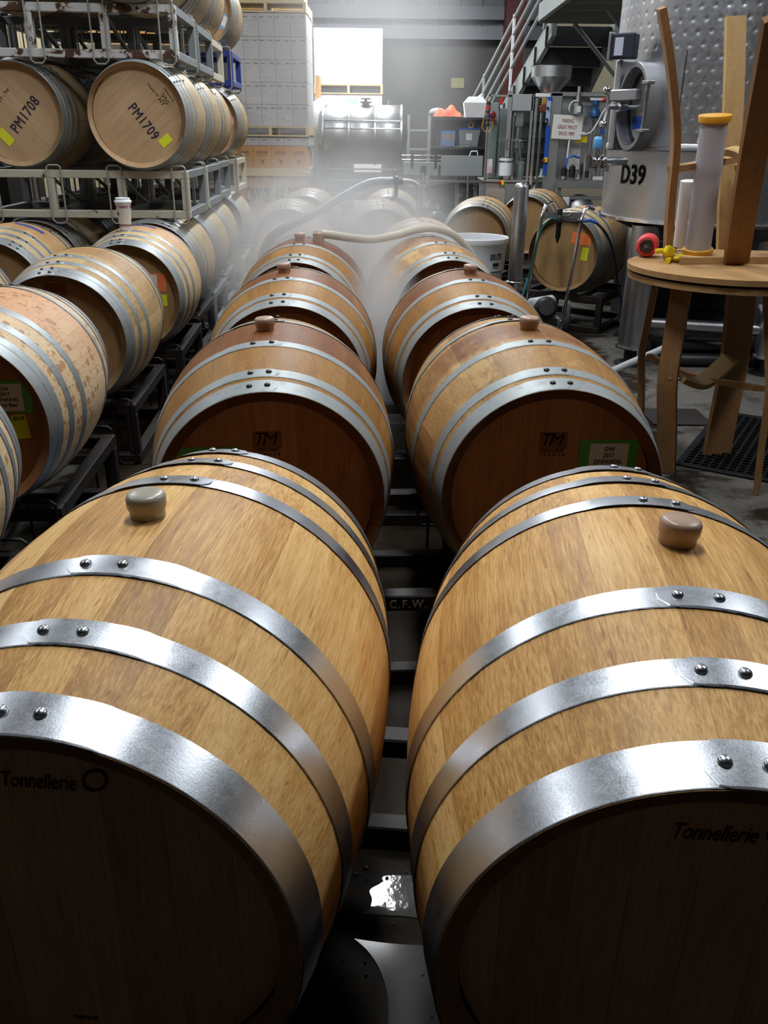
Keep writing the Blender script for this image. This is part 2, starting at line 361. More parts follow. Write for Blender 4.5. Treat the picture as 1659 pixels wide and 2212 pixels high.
# ------------------------------------------------------------------ mesh helpers
class MB:
    def __init__(s):
        s.v, s.f, s.sm = [], [], []
    def _add(s, vs, fs, smooth=False, X=None):
        b = len(s.v)
        s.v += [tuple(X @ Vector(p)) if X is not None else tuple(p) for p in vs]
        s.f += [tuple(i+b for i in f) for f in fs]
        s.sm += [smooth]*len(fs) if isinstance(smooth, bool) else list(smooth)
        return s
    def box(s, x0, x1, y0, y1, z0, z1, X=None):
        vs = [(x, y, z) for x in (x0, x1) for y in (y0, y1) for z in (z0, z1)]
        return s._add(vs, [(0, 1, 3, 2), (4, 6, 7, 5), (0, 4, 5, 1), (2, 3, 7, 6), (0, 2, 6, 4), (1, 5, 7, 3)], False, X)
    def cbox(s, x0, x1, y0, y1, z0, z1, c=0.005, X=None):
        """box with chamfered edges"""
        lo, hi = (x0, y0, z0), (x1, y1, z1)
        vs, ix = [], {}
        for a in (0, 1):
            for b in (0, 1):
                for d in (0, 1):
                    for k in range(3):
                        p = []
                        for ax, sgn in enumerate((a, b, d)):
                            e = (hi if sgn else lo)[ax]
                            p.append(e if ax == k else e + (-c if sgn else c))
                        ix[(a, b, d, k)] = len(vs)
                        vs.append(tuple(p))
        fs = []
        for k in range(3):
            o = [i for i in range(3) if i != k]
            for sg in (0, 1):
                q = []
                for u, v_ in ((0, 0), (1, 0), (1, 1), (0, 1)):
                    t = [0, 0, 0]; t[k] = sg; t[o[0]] = u; t[o[1]] = v_
                    q.append(ix[(*t, k)])
                if (sg == 0) != (k == 1):
                    q.reverse()
                fs.append(tuple(q))
        for k in range(3):          # edges along axis k
            o = [i for i in range(3) if i != k]
            for u in (0, 1):
                for v_ in (0, 1):
                    t0 = [0, 0, 0]; t0[o[0]] = u; t0[o[1]] = v_; t0[k] = 0
                    t1 = list(t0); t1[k] = 1
                    q = [ix[(*t0, o[0])], ix[(*t1, o[0])], ix[(*t1, o[1])], ix[(*t0, o[1])]]
                    fs.append(tuple(q))
        for a in (0, 1):
            for b in (0, 1):
                for d in (0, 1):
                    fs.append(tuple(ix[(a, b, d, k)] for k in range(3)))
        return s._add(vs, fs, False, X)
    def prism(s, poly, z0, z1, X=None):
        n = len(poly)
        vs = [(x, y, z0) for x, y in poly] + [(x, y, z1) for x, y in poly]
        fs = [tuple(range(n-1, -1, -1)), tuple(range(n, 2*n))] + [(i, (i+1) % n, n+(i+1) % n, n+i) for i in range(n)]
        return s._add(vs, fs, False, X)
    def lathe(s, prof, n=32, X=None, smooth=True, cap0=True, cap1=True):
        vs, fs, sm = [], [], []
        for r, z in prof:
            for i in range(n):
                a = 2*PI*i/n
                vs.append((r*math.cos(a), r*math.sin(a), z))
        for j in range(len(prof)-1):
            for i in range(n):
                k = (i+1) % n
                fs.append((j*n+i, j*n+k, (j+1)*n+k, (j+1)*n+i)); sm.append(smooth)
        if cap0:
            fs.append(tuple(range(n-1, -1, -1))); sm.append(False)
        if cap1:
            m = (len(prof)-1)*n
            fs.append(tuple(range(m, m+n))); sm.append(False)
        return s._add(vs, fs, sm, X)
    def cyl(s, p0, p1, r, n=12, r1=None):
        p0, p1 = Vector(p0), Vector(p1)
        d = p1-p0
        X = Matrix.Translation(p0) @ d.to_track_quat('Z', 'Y').to_matrix().to_4x4()
        return s.lathe([(r, 0), (r if r1 is None else r1, d.length)], n, X)
    def tube(s, pts, r, n=10, closed=False):
        pts = [Vector(p) for p in pts]
        N = len(pts)
        T = []
        for i in range(N):
            a = pts[(i-1) % N] if (closed or i > 0) else pts[i]
            b = pts[(i+1) % N] if (closed or i < N-1) else pts[i]
            T.append((b-a).normalized())
        up = Vector((0, 0, 1)) if abs(T[0].z) < 0.9 else Vector((1, 0, 0))
        U = (up - T[0]*up.dot(T[0])).normalized()
        vs, fs, sm = [], [], []
        for i in range(N):
            U = (U - T[i]*U.dot(T[i])).normalized()
            V = T[i].cross(U)
            rr = r[i] if isinstance(r, (list, tuple)) else r
            for k in range(n):
                a = 2*PI*k/n
                vs.append(pts[i] + U*(rr*math.cos(a)) + V*(rr*math.sin(a)))
        for i in range(N if closed else N-1):
            j = (i+1) % N
            for k in range(n):
                l = (k+1) % n
                fs.append((i*n+k, i*n+l, j*n+l, j*n+k)); sm.append(True)
        if not closed:
            fs.append(tuple(range(n-1, -1, -1))); sm.append(False)
            fs.append(tuple(range((N-1)*n, N*n))); sm.append(False)
        return s._add(vs, fs, sm)
    def sphere(s, c, r, n=16, m=10, sc_=(1, 1, 1)):
        prof = [(max(1e-4, math.sin(PI*j/m))*r, -math.cos(PI*j/m)*r) for j in range(m+1)]
        return s.lathe(prof, n, Matrix.Translation(c) @ Matrix.Diagonal((*sc_, 1)), True, False, False)
    def mesh(s, name):
        me = bpy.data.meshes.new(name)
        me.from_pydata(s.v, [], s.f)
        me.polygons.foreach_set('use_smooth', s.sm)
        if any(s.sm):
            me.set_sharp_from_angle(angle=R_(38))
        me.update()
        return me

def obj(name, mb, mat, parent=None, loc=(0, 0, 0), rot=(0, 0, 0)):
    me = mb.mesh(name) if isinstance(mb, MB) else mb
    if mat is not None and not me.materials:
        me.materials.append(M[mat] if isinstance(mat, str) else mat)
    o = bpy.data.objects.new(name, me)
    C.objects.link(o)
    o.location = loc
    o.rotation_euler = rot
    if parent:
        o.parent = parent
    return o

def tag(o, label, cat, group=None, kind=None):
    if label: o['label'] = label
    if cat: o['category'] = cat
    if group: o['group'] = group
    if kind: o['kind'] = kind
    return o

def thing(name, label, cat, loc=(0, 0, 0), rot=(0, 0, 0), group=None):
    o = bpy.data.objects.new(name, None)
    o.empty_display_size = 0.1
    C.objects.link(o)
    o.location = loc
    o.rotation_euler = rot
    return tag(o, label, cat, group)

def struct(name, mb, mat, parent=None, **k):
    o = obj(name, mb, mat, parent, **k)
    if not parent:
        o['kind'] = 'structure'
    return o

def copy_tree(o, parent=None):
    c = o.copy()
    C.objects.link(c)
    c.parent = parent
    for ch in o.children:
        copy_tree(ch, c)
    return c

def smooth_path(pts, k=8, closed=False):
    pts = [Vector(p) for p in pts]
    out = []
    n = len(pts)
    for i in range(n-1):
        p0, p1, p2, p3 = pts[max(i-1, 0)], pts[i], pts[i+1], pts[min(i+2, n-1)]
        for j in range(k):
            t = j/k
            out.append(0.5*((2*p1)+(p2-p0)*t+(2*p0-5*p1+4*p2-p3)*t*t+(3*p1-p0-3*p2+p3)*t**3))
    out.append(pts[-1])
    return out

# lettering: every line is turned into a mesh once, at the start
TXT_FIT = {}
def text_mesh(body, size, bold=0.0, shear=0.0, spacing=1.0, ext=0.0006, align='CENTER', line=1.0):
    cu = bpy.data.curves.new('lettering', 'FONT')
    cu.body = body
    cu.size = size
    if bold > 0:
        cu.bevel_depth = bold*size
        cu.bevel_resolution = 0
    else:
        cu.offset = bold*size
    cu.shear = shear
    cu.space_character = spacing
    cu.space_line = line
    cu.align_x = align
    cu.align_y = 'CENTER'
    cu.extrude = ext
    cu.resolution_u = 3
    o = bpy.data.objects.new('lettering', cu)
    C.objects.link(o)
    return o
TXT = {}
def want(key, *a, fit=None, **k):
    TXT_FIT[key] = fit
    TXT[key] = text_mesh(*a, **k)
want('pm1708', 'PM1708', 0.092, 0.022, 0.0, 1.12, fit=(0.255, 0.066))
want('pm1709', 'PM1709', 0.092, 0.022, 0.0, 1.12, fit=(0.235, 0.066))
want('vsg', 'VSG\nHT', 0.034, 0.004, 0.0, 1.1, line=0.85, fit=(0.062, 0.055))
want('rt', 'RT - TH', 0.030, 0.004)
want('small', 'FRANCE', 0.020, 0.002, 0.0, 1.3)
want('ow', 'OW\n2017\nZINFANDEL', 0.0245, 0.002, 0.0, 1.05, line=1.0, fit=(0.078, 0.048))
want('ow_b', 'OW\n2017\nZINFANDEL\nSerini Beal', 0.022, 0.002, 0.0, 1.05, line=1.02, fit=(0.082, 0.066))
want('date', '8/1/18', 0.020, 0.006, 0.25, fit=(0.034, 0.013))
want('tm', 'TM', 0.062, -0.002, 0.28, 0.72, fit=(0.058, 0.034))
want('mercurey', 'MERCUREY', 0.0135, 0.012, 0.0, 1.05, fit=(0.062, 0.0085))
want('france', 'FRANCE', 0.0105, 0.012, 0.0, 1.9, fit=(0.064, 0.007))
want('tonn', 'Tonnellerie', 0.046, -0.006, 0.30, 0.95, fit=(0.086, 0.021))
want('tonn_o', 'O', 0.092, -0.010, 0.30, fit=(0.031, 0.033))
want('medium', 'MEDIUM', 0.018, 0.002, 0.0, 1.2, fit=(0.032, 0.0065))
want('gfw', 'C.F.W.', 0.040, 0.012, 0.0, 1.25, fit=(0.105, 0.026))
want('sign', 'MAKING\nGREAT PINOT\nSINCE 1989!', 0.062, 0.008, 0.0, 0.95, line=1.15, fit=(0.315, 0.185))
want('d39', 'D39', 0.150, 0.025, 0.0, 1.05, fit=(0.235, 0.125))
want('brute', 'BRUTE', 0.072, 0.034, 0.0, 1.05, fit=(0.130, 0.050))
want('jbl', 'JBL', 0.020, 0.014)
want('merry', 'MERRY', 0.017, 0.020, 0.3, 1.0)
want('carton', 'HONDIN', 0.062, 0.010, 0.0, 0.9, fit=(0.155, 0.038))
want('carton2', 'WINERY AND VINEYARD', 0.018, 0.004, fit=(0.15, 0.011))
want('marker', 'OW 08  4/4  RED', 0.15, 0.004, 0.2, 0.85, fit=(0.80, 0.20))
want('unit', 'unit', 0.05, 0.02)
bpy.context.view_layer.update()
_dg = bpy.context.evaluated_depsgraph_get()
for k_, o_ in list(TXT.items()):
    me_ = bpy.data.meshes.new_from_object(o_.evaluated_get(_dg))
    me_.materials.clear()
    zm_ = max(abs(v.co.z) for v in me_.vertices)
    for v in me_.vertices:
        v.co.z *= 0.0006/zm_
    if TXT_FIT[k_]:
        xs_ = [v.co.x for v in me_.vertices]; ys_ = [v.co.y for v in me_.vertices]
        fw_, fh_ = TXT_FIT[k_]
        ax_, ay_ = fw_/(max(xs_)-min(xs_)), (fh_/(max(ys_)-min(ys_)) if fh_ else 0)
        ay_ = ay_ or ax_
        mx_, my_ = (max(xs_)+min(xs_))/2, (max(ys_)+min(ys_))/2
        for v in me_.vertices:
            v.co.x = (v.co.x-mx_)*ax_
            v.co.y = (v.co.y-my_)*ay_
    TXT[k_] = me_
    cu_ = o_.data
    bpy.data.objects.remove(o_)
    bpy.data.curves.remove(cu_)
_tm = {}
def lettering(key, mat, parent, loc, rot, name='lettering'):
    me = _tm.get((key, mat))
    if me is None:
        me = TXT[key].copy()
        me.materials.append(M[mat])
        _tm[(key, mat)] = me
    return obj(name, me, None, parent, loc, rot)

# ------------------------------------------------------------------ room
struct('floor', MB().box(-8, 8, -5, 19, -0.12, -0.006), 'dark_metal')
flo = bpy.data.objects['floor']
xs = [-8, -5.2, -2.15, 0.9, 3.95, 8]
ys = [-5, -2.3, 0.75, 3.84, 6.9, 9.95, 13.0, 16.0, 19]
for i in range(len(xs)-1):
    for j in range(len(ys)-1):
        obj('slab', MB().box(xs[i]+0.003, xs[i+1]-0.003, ys[j]+0.003, ys[j+1]-0.003, -0.10, 0.0), 'floor', flo)
struct('ceiling', MB().box(-8, 8, -5, 19, 6.6, 6.7), 'ceiling')
struct('wall_left', MB().box(-8.1, -8, -5, 19, 0, 6.6), 'wall_side')
struct('wall_right', MB().box(8, 8.1, -5, 19, 0, 6.6), 'wall_side')
DX0, DX1, DZ = 4.9, 6.2, 4.2       # open loading door behind the camera's right shoulder
struct('wall_front', MB().box(-8, DX0, -5.1, -5, 0, 6.6).box(DX1, 8, -5.1, -5, 0, 6.6).box(DX0, DX1, -5.1, -5, DZ, 6.6), 'wall_side')
struct('door_1', MB().box(DX0-0.06, DX0, -5.12, -4.97, 0, DZ+0.06).box(DX1, DX1+0.06, -5.12, -4.97, 0, DZ+0.06).box(DX0, DX1, -5.12, -4.97, DZ, DZ+0.06), 'grey_paint')
dl = bpy.data.lights.new('daylight', 'AREA')
dl.shape = 'RECTANGLE'
dl.size, dl.size_y = DX1-DX0, DZ
dl.energy = 52
dl.color = (0.90, 0.95, 1.0)
do = bpy.data.objects.new('daylight', dl)
C.objects.link(do)
do.location = ((DX0+DX1)/2, -5.05, DZ/2)
do.rotation_euler = (-PI/2, 0, 0)
struct('wall_back', MB().box(-8, 8, 18.0, 18.1, 0, 3.16), 'wall_dark')
up = struct('wall_upper', MB().box(-8, 8, 17.96, 18.1, 3.16, 6.6), 'wall_upper')
up.name = 'wall_back_upper'
for k in range(40):
    x = -8+0.4*k
    obj('sheet_rib', MB().prism([(x, 17.96), (x+0.03, 17.935), (x+0.09, 17.935), (x+0.12, 17.96)], 3.2, 6.55), 'wall_upper', up)
for z in (3.30, 3.62, 4.6):
    struct('beam', MB().box(-8, 8, 17.70, 17.93, z, z+0.03).box(-8, 8, 17.70, 17.72, z-0.18, z), 'wall_upper')
struct('column', MB().box(2.03, 2.37, 16.94, 17.0, 0, 6.6).box(2.03, 2.37, 17.2, 17.26, 0, 6.6).box(2.17, 2.23, 17.0, 17.2, 0, 6.6), 'column_red')
obj('wall_sign', MB().box(1.18, 1.43, 17.975, 17.998, 2.33, 2.50), plain('faded_yellow_sign', (0.42, 0.40, 0.17), 0.7))
tag(bpy.data.objects['wall_sign'], 'small faded yellow square sign high on the dark back wall', 'sign')

# ------------------------------------------------------------------ strip lights
for i, (x, y, z, sx, sy, wt, where) in enumerate(STRIPS):
    t = thing('strip_light', 'white strip light hung '+where, 'light', (x, y, z), group='strip lights under the roof')
    obj('housing', MB().prism([(-sx/2-0.03, 0.0), (sx/2+0.03, 0.0), (sx/2, 0.07), (-sx/2, 0.07)], -sy/2-0.03, sy/2+0.03, Matrix.Rotation(PI/2, 4, 'X')), 'white', t)
    for yy in (-sy*0.35, sy*0.35):
        obj('hanger', MB().cyl((0, yy, 0.06), (0, yy, 6.6-z), 0.006, 6), 'steel_dull', t)
    ld = bpy.data.lights.new('lamp', 'AREA')
    ld.shape = 'RECTANGLE'
    ld.size, ld.size_y = sx, sy
    ld.energy = wt
    ld.color = (0.93, 0.97, 1.0)
    lo = bpy.data.objects.new('lamp', ld)
    C.objects.link(lo)
    lo.parent = t
    lo.location = (0, 0, -0.012)
# ------------------------------------------------------------------ barrels
class Spec: pass
def spec(Rb, Rh, L, hoops, n=26, seed=1, flip=False):
    """hoops: list of (distance of outer edge from the end, width) for one half"""
    s = Spec()
    s.Rb, s.Rh, s.L, s.hoops = Rb, Rh, L, hoops
    rs = random.Random(seed)
    s.r = lambda y: Rb-(Rb-Rh)*(2*y/L)**2
    wd = [rs.uniform(0.7, 1.35) for _ in range(n)]
    tot = sum(wd)
    a = -PI/2 - wd[0]/tot*PI + 0.0       # the bung stave is centred on local +z
    s.staves = []
    ang = PI/2 - wd[0]/tot*PI
    for q in wd:
        da = q/tot*2*PI
        s.staves.append((ang, ang+da)); ang += da
    s.stave_me = [stave_mesh(s, a0, a1) for a0, a1 in s.staves]
    s.hoop_me = [hoop_mesh(s, -1, d, w_, flip) for d, w_ in hoops] + [hoop_mesh(s, 1, d, w_) for d, w_ in hoops]
    s.hoop_y = [(-L/2+d+w_/2) for d, w_ in hoops] + [(L/2-d-w_/2) for d, w_ in hoops]
    s.head_me = head_meshes(Rh-0.0245, 8, rs)
    return s

TH = 0.027
def stave_mesh(s, a0, a1):
    m = MB()
    L = s.L
    ys = [-L/2+L*j/14 for j in range(15)]
    e = 0.0013
    gap = 0.00015
    rings = []
    for j, y in enumerate(ys):
        r = s.r(y)
        d = e/r
        g = gap/r
        cols = [(a0+g, r-0.0004), (a0+d, r), (a0+(a1-a0)*0.36, r), (a0+(a1-a0)*0.64, r), (a1-d, r), (a1-g, r-0.0004)]
        yo = y
        inn = [(a1-g, r-TH), ((a0+a1)/2, r-TH), (a0+g, r-TH)]
        ring = [(rr*math.cos(a), yo, rr*math.sin(a)) for a, rr in cols]
        yi = y
        if j == 0: yi = y+0.014
        if j == len(ys)-1: yi = y-0.014
        ring += [(rr*math.cos(a), yi, rr*math.sin(a)) for a, rr in inn]
        rings.append(ring)
    k = len(rings[0])
    vs = [p for ring in rings for p in ring]
    fs, sm = [], []
    mi = []
    for j in range(len(rings)-1):
        for i in range(k):
            l = (i+1) % k
            fs.append(((j+1)*k+i, (j+1)*k+l, j*k+l, j*k+i))
            sm.append(i in (1, 2, 3)); mi.append(0 if i < 5 else 1)
    fs.append(tuple(range(k))); sm.append(False); mi.append(1)
    b = (len(rings)-1)*k
    fs.append(tuple(range(b+k-1, b-1, -1))); sm.append(False); mi.append(1)
    m._add(vs, fs, sm)
    me = m.mesh('stave')
    me.polygons.foreach_set('material_index', mi)
    true_normals(me, s)
    return me

def true_normals(me, s):
    """normals of the turned barrel surface on the faces marked smooth"""
    k = -8*(s.Rb-s.Rh)/s.L**2
    out = []
    for pl in me.polygons:
        for vi in pl.vertices:
            if pl.use_smooth:
                c = me.vertices[vi].co
                r = math.hypot(c.x, c.z)
                n_ = Vector((c.x/r, -k*c.y, c.z/r)).normalized()
                if n_.dot(pl.normal) < 0:
                    n_ = -n_
                out.append(n_)
            else:
                out.append(pl.normal.copy())
    me.normals_split_custom_set(out)

def hoop_mesh(s, side, d, w_, flip=False):
    """one hoop with its riveted lap; the lap is centred on local +z and runs over about 13 cm"""
    L = s.L
    m = MB()
    n = 96
    y0 = -L/2+d
    y1 = y0+w_
    # inner edge follows the stave, the band is a cone
    def band(off, aa, flare=0.0):
        out = []
        for a in aa:
            q = []
            for y, o in ((y0, off), (y0, 0.0), (y1, 0.0), (y1, off)):
                r = s.r(y)+0.0003+o
                q.append((r*math.cos(a), y*(-side) if side > 0 else y, r*math.sin(a)))
            out.append(q)
        return out
    aa = [2*PI*i/n for i in range(n)]
    rg = band(0.0019, aa)
    vs = [p for q in rg for p in q]
    fs, sm = [], []
    for i in range(n):
        j = (i+1) % n
        for a, b in ((0, 3), (1, 0), (3, 2)):
            f = (i*4+a, i*4+b, j*4+b, j*4+a)
            fs.append(f if side < 0 else f[::-1]); sm.append(a == 0)
    m._add(vs, fs, sm)
    # lap: an extra thickness with a rounded end
    half = 0.075/s.Rb
    k = 14
    vs, fs, sm = [], [], []
    for i in range(k+1):
        a = PI/2+(1 if flip else -1)*(0.052-0.165*i/k)/s.Rb
        t = i/k
        nar = 0.0
        if t < 0.12:
            u = 1-t/0.12
            nar = w_*0.36*(1-math.sqrt(max(0, 1-u*u)))
        for y, o in ((y0+nar, 0.0005), (y0+nar, 0.0040), (y1-nar, 0.0040), (y1-nar, 0.0005)):
            r = s.r(y)+0.0003+o*(1 if t < 0.9 else max(0.45, 1-(t-0.9)*5.5))
            vs.append((r*math.cos(a), y*(-side) if side > 0 else y, r*math.sin(a)))
    for i in range(k):
        for a, b in ((0, 1), (1, 2), (2, 3)):
            f = (i*4+a, i*4+b, (i+1)*4+b, (i+1)*4+a)
            fs.append(f if (side < 0) != flip else f[::-1]); sm.append(a == 1)
    fs.append((0, 1, 2, 3)); sm.append(False)
    fs.append((k*4, k*4+1, k*4+2, k*4+3)); sm.append(False)
    m._add(vs, fs, sm)
    me = m.mesh('hoop')
    true_normals(me, s)
    return me

def head_meshes(R, n, rs):
    """boards of one head in a frame where they run along z and face -y; the first returned edges start left"""
    cuts = [-R]
    wd = [rs.uniform(0.75, 1.3) for _ in range(n)]
    tot = sum(wd)
    x = -R
    for q in wd:
        x += q/tot*2*R
        cuts.append(x)
    out = []
    for i in range(n):
        x0, x1 = cuts[i]+0.0002, cuts[i+1]-0.0002
        xs_ = [x0+(x1-x0)*t/6 for t in range(7)]
        top = [(x, math.sqrt(max(0, R*R-x*x))) for x in xs_]
        poly = top[::-1] + [(x, -z) for x, z in top]
        pp = []
        for p in poly:
            if not pp or (abs(p[0]-pp[-1][0])+abs(p[1]-pp[-1][1])) > 1e-5:
                pp.append(p)
        if abs(pp[0][0]-pp[-1][0])+abs(pp[0][1]-pp[-1][1]) < 1e-5:
            pp.pop()
        m = MB()
        m.prism(pp, 0.0, 0.02, Matrix.Rotation(PI/2, 4, 'X'))
        out.append(m.mesh('head_board'))
    return out

rivet_me = MB().lathe([(0.0078, -0.001), (0.0078, 0.0010), (0.0066, 0.0034), (0.0038, 0.0050), (0.0003, 0.0056)], 14).mesh('rivet')
bung_me = MB().lathe([(0.0245, -0.012), (0.0255, 0.0), (0.0262, 0.012), (0.0285, 0.016), (0.0290, 0.030), (0.0272, 0.0345), (0.0235, 0.037), (0.0120, 0.0378), (0.0005, 0.038)], 32).mesh('bung')

for h_ in ('head_new', 'head_used', 'head_pale', 'head_tan'):
    M[h_+'_chime'] = M[h_]
SPEC = {
    'new': spec(0.350, 0.2931, 0.870, [(0.0015, 0.0535), (0.1285, 0.0408), (0.2637, 0.0419)], 25, 3, True),
    'used': spec(0.350, 0.2916, 0.891, [(0.0015, 0.0500), (0.0760, 0.0355), (0.2750, 0.0371)], 27, 5),
    'old': spec(0.350, 0.2920, 0.880, [(0.0015, 0.0450), (0.0520, 0.0330), (0.1330, 0.0350), (0.2450, 0.0370)], 28, 8),
    'big': spec(0.356, 0.3060, 0.880, [(0.0015, 0.0430), (0.0560, 0.0350), (0.1150, 0.0350), (0.2000, 0.0380)], 28, 11),
}
KIT = {}
def coloured(me, mat, mat2=None):
    k = (me.name, mat, mat2)
    if k not in KIT:
        c = me.copy()
        c.materials.append(M[mat])
        if mat2:
            c.materials.append(M[mat2])
        KIT[k] = c
    return KIT[k]

def barrel(label, group, x, y, a, z, sp, stave, head, hoop, roll=0.0, seam=(0.0,), bung='bung', board_deg=0.0, name='wine_barrel'):
    s = SPEC[sp]
    root = thing(name, label, 'barrel', (x, y, z), (0, roll, -a), group)
    for me in s.stave_me:
        o = obj('stave', coloured(me, stave, head+'_chime'), None, root)
    for me in s.head_me:
        obj('head_board', coloured(me, head), None, root, (0, -s.L/2+0.040+0.02, 0), (0, R_(board_deg)-roll, 0))
    for me in s.head_me:
        obj('head_board', coloured(me, head), None, root, (0, s.L/2-0.040, 0), (0, R_(board_deg)-roll, 0))
    nh = len(s.hoop_me)
    for i, me in enumerate(s.hoop_me):
        sd = R_(seam[i % len(seam)])-roll
        h = obj('hoop', coloured(me, hoop), None, root, (0, 0, 0), (0, sd, 0))
        yy = s.hoop_y[i]
        slope = math.atan2(-8*(s.Rb-s.Rh)*yy/s.L**2, 1)
        for da in (-0.027, 0.024):
            ang = da/s.Rb
            r = s.r(yy)+0.0042
            obj('rivet', coloured(rivet_me, 'rivet' if sp == 'new' else 'rivet_dark'), None, h, (r*math.sin(ang), yy, r*math.cos(ang)), (slope, ang, 0))
    if bung:
        obj('bung', coloured(bung_me, bung), None, root, (0, 0, s.Rb-0.001), (0, 0, 0))
    root['_roll'] = roll
    root['_L'] = s.L
    return root

def on_head(root, u, w_, deg=0.0, depth=0.0):
    """location and rotation, in the barrel's frame, of something lying on the front head at (u right, w up)"""
    roll = root['_roll']
    p = Vector((u, -root['_L']/2+0.040-0.0008-depth, w_))
    p = Matrix.Rotation(-roll, 3, 'Y') @ p
    return p, (PI/2, -roll-R_(deg), 0)

def head_text(root, key, mat, u, w_, deg=0.0, depth=0.0, name='lettering'):
    p, r = on_head(root, u, w_, deg, depth)
    return lettering(key, mat, root, p, r, name)

def sheet(wd, ht):
    return MB().box(-wd/2, wd/2, -ht/2, ht/2, -0.0004, 0.0004)

def head_note(root, mat, wd, ht, u, w_, deg=0.0, depth=0.0, name='label_sheet'):
    p, r = on_head(root, u, w_, deg, depth)
    return obj(name, sheet(wd, ht), mat, root, p, r)

FR = 'barrels standing in two rows down the middle'
OLDR = 'barrels of the left aisle row'
Z1 = 0.616
B = {}
# --- two new barrels in front
B['L1'] = barrel('new pale oak barrel, left one of the front pair, grey bung', FR, -0.3418, 1.1271, 0.0883, Z1, 'new', 'oak_new', 'head_new', 'hoop_new', R_(-1.0), (-0.5, -1.2, -1.7, -0.8, -0.8, -1.0), 'bung')
B['R1'] = barrel('new pale oak barrel, right one of the front pair, brownish bung', FR, 0.3926, 1.062, 0.0862, Z1, 'new', 'oak_new', 'head_new', 'hoop_new', R_(3.0), (1.0, 1.7, 2.2, 4.4, 4.4, 4.4), 'bung_brown')
for k in ('L1', 'R1'):
    head_text(B[k], 'tonn', 'brand', -0.006, 0.201, 1)
    head_text(B[k], 'tonn_o', 'brand', 0.060, 0.208, 1)
    head_text(B[k], 'medium', 'brand', -0.006, -0.196, 0)
# --- used barrels behind them
B['L2'] = barrel('used red-brown oak barrel with burnt logo head, behind the left new barrel', FR, -0.3296, 2.4268, -0.0892, Z1, 'used', 'oak_used', 'head_used', 'hoop_used', R_(-3.1), (-3.6, -3.3, -3.2, -3.2, -3.2, -3.2), 'bung_brown')
B['R2'] = barrel('blotchy golden used barrel with green zinfandel label on its head', FR, 0.4175, 2.482, -0.0539, Z1, 'used', 'oak_worn', 'head_used', 'hoop_used', R_(0.4), (0.7, 0.5, 0.5, 0.5, 0.5, 0.5), 'bung_brown')
B['L3'] = barrel('used amber barrel with bung, third from front in left middle row', FR, -0.3887, 3.5566, -0.0366, Z1, 'used', 'oak_used', 'head_used', 'hoop_used', R_(-5.3), (-5.4, -5.4, -5.4), 'bung_brown')
B['R3'] = barrel('reddish used barrel with bung, third from front in right middle row', FR, 0.3357, 3.5684, -0.042, Z1, 'used', 'oak_used', 'head_used', 'hoop_used', R_(1.3), (2.6, 2.6, 2.6), 'bung_brown')
B['L4'] = barrel('steaming barrel with a cream hose fitted in its bung hole', FR, -0.447, 4.699, 0.006, Z1, 'used', 'oak_used', 'head_used', 'hoop_used', R_(13), (-1.5, -1.5, -1.5), None)
B['R4'] = barrel('pale patched barrel in steam under the sagging cream hose', FR, 0.249, 4.839, -0.18, Z1, 'used', 'oak_worn', 'head_used', 'hoop_used', R_(2), (2, 2, 2), None)
B['L5'] = barrel('barrel wrapped in steam under the dark hose in the left middle row', FR, -0.576, 5.968, -0.03, Z1, 'old', 'oak_pale', 'head_tan', 'hoop_old', R_(3), (3,), None)
B['R5'] = barrel('wine stained barrel with the steam wand standing in its bung hole', FR, 0.233, 6.116, -0.03, Z1, 'old', 'oak_pale', 'head_tan', 'hoop_old', R_(-3.6), (4,), None)
B['L6'] = barrel('pale barrel with an orange tag, sixth from front in the left middle row', FR, -0.863, 7.926, -0.032, Z1, 'old', 'oak_pale', 'head_tan', 'hoop_old', R_(-4), (-6,), None)
B['R6'] = barrel('pale plain-headed barrel, sixth from front in the right middle row', FR, -0.068, 8.062, -0.05, Z1, 'old', 'oak_pale', 'head_tan', 'hoop_old', R_(2), (-2,), None)
B['L7'] = barrel('pale barrel at the far end of the left middle row', FR, -0.84, 9.60, 0.03, Z1, 'old', 'oak_pale', 'head_tan', 'hoop_old', R_(-2), (-4,), None)
B['R7'] = barrel('pale barrel at the far end of the right middle row', FR, 0.03, 9.70, 0.0, Z1, 'old', 'oak_pale', 'head_tan', 'hoop_old', R_(2), (0,), None)
M['brand_panel'] = plain('brand_panel', (0.22, 0.098, 0.038), 0.7, spec=0.2)
for k, u, dw in (('L2', -0.006, 0.012), ('R2', 0.0, 0.0)):
    head_note(B[k], 'brand_panel', 0.074, 0.046, u, 0.144+dw, 0, 0.0, 'brand_panel')
    head_text(B[k], 'tm', 'brand', u, 0.147+dw, 0, 0.0008)
    head_text(B[k], 'mercurey', 'brand', u, 0.117+dw, 0, 0.0004)
    head_text(B[k], 'france', 'brand', u, 0.105+dw, 0, 0.0004)
def zin_label(b, u, w_, key='ow', wd=0.155, ht=0.105, dw=0.0, deg=0.0):
    head_note(b, 'green_tape', wd, ht, u, w_, deg, 0.0002, 'tape_backing')
    head_note(b, 'paper', wd*0.66, ht*0.86, u+0.001, w_-0.002, deg, 0.0014, 'paper_label')
    head_text(b, key, 'ink', u+0.001, w_+dw, deg, 0.0026)
zin_label(B['R2'], 0.149, 0.093, dw=0.010)
head_note(B['L2'], 'green_tape', 0.155, 0.105, -0.155, 0.086, 0, 0.0002, 'tape_backing')
head_note(B['L6'], 'orange_tag', 0.12, 0.10, -0.17, 0.06, 0, 0.0004, 'tag_card')

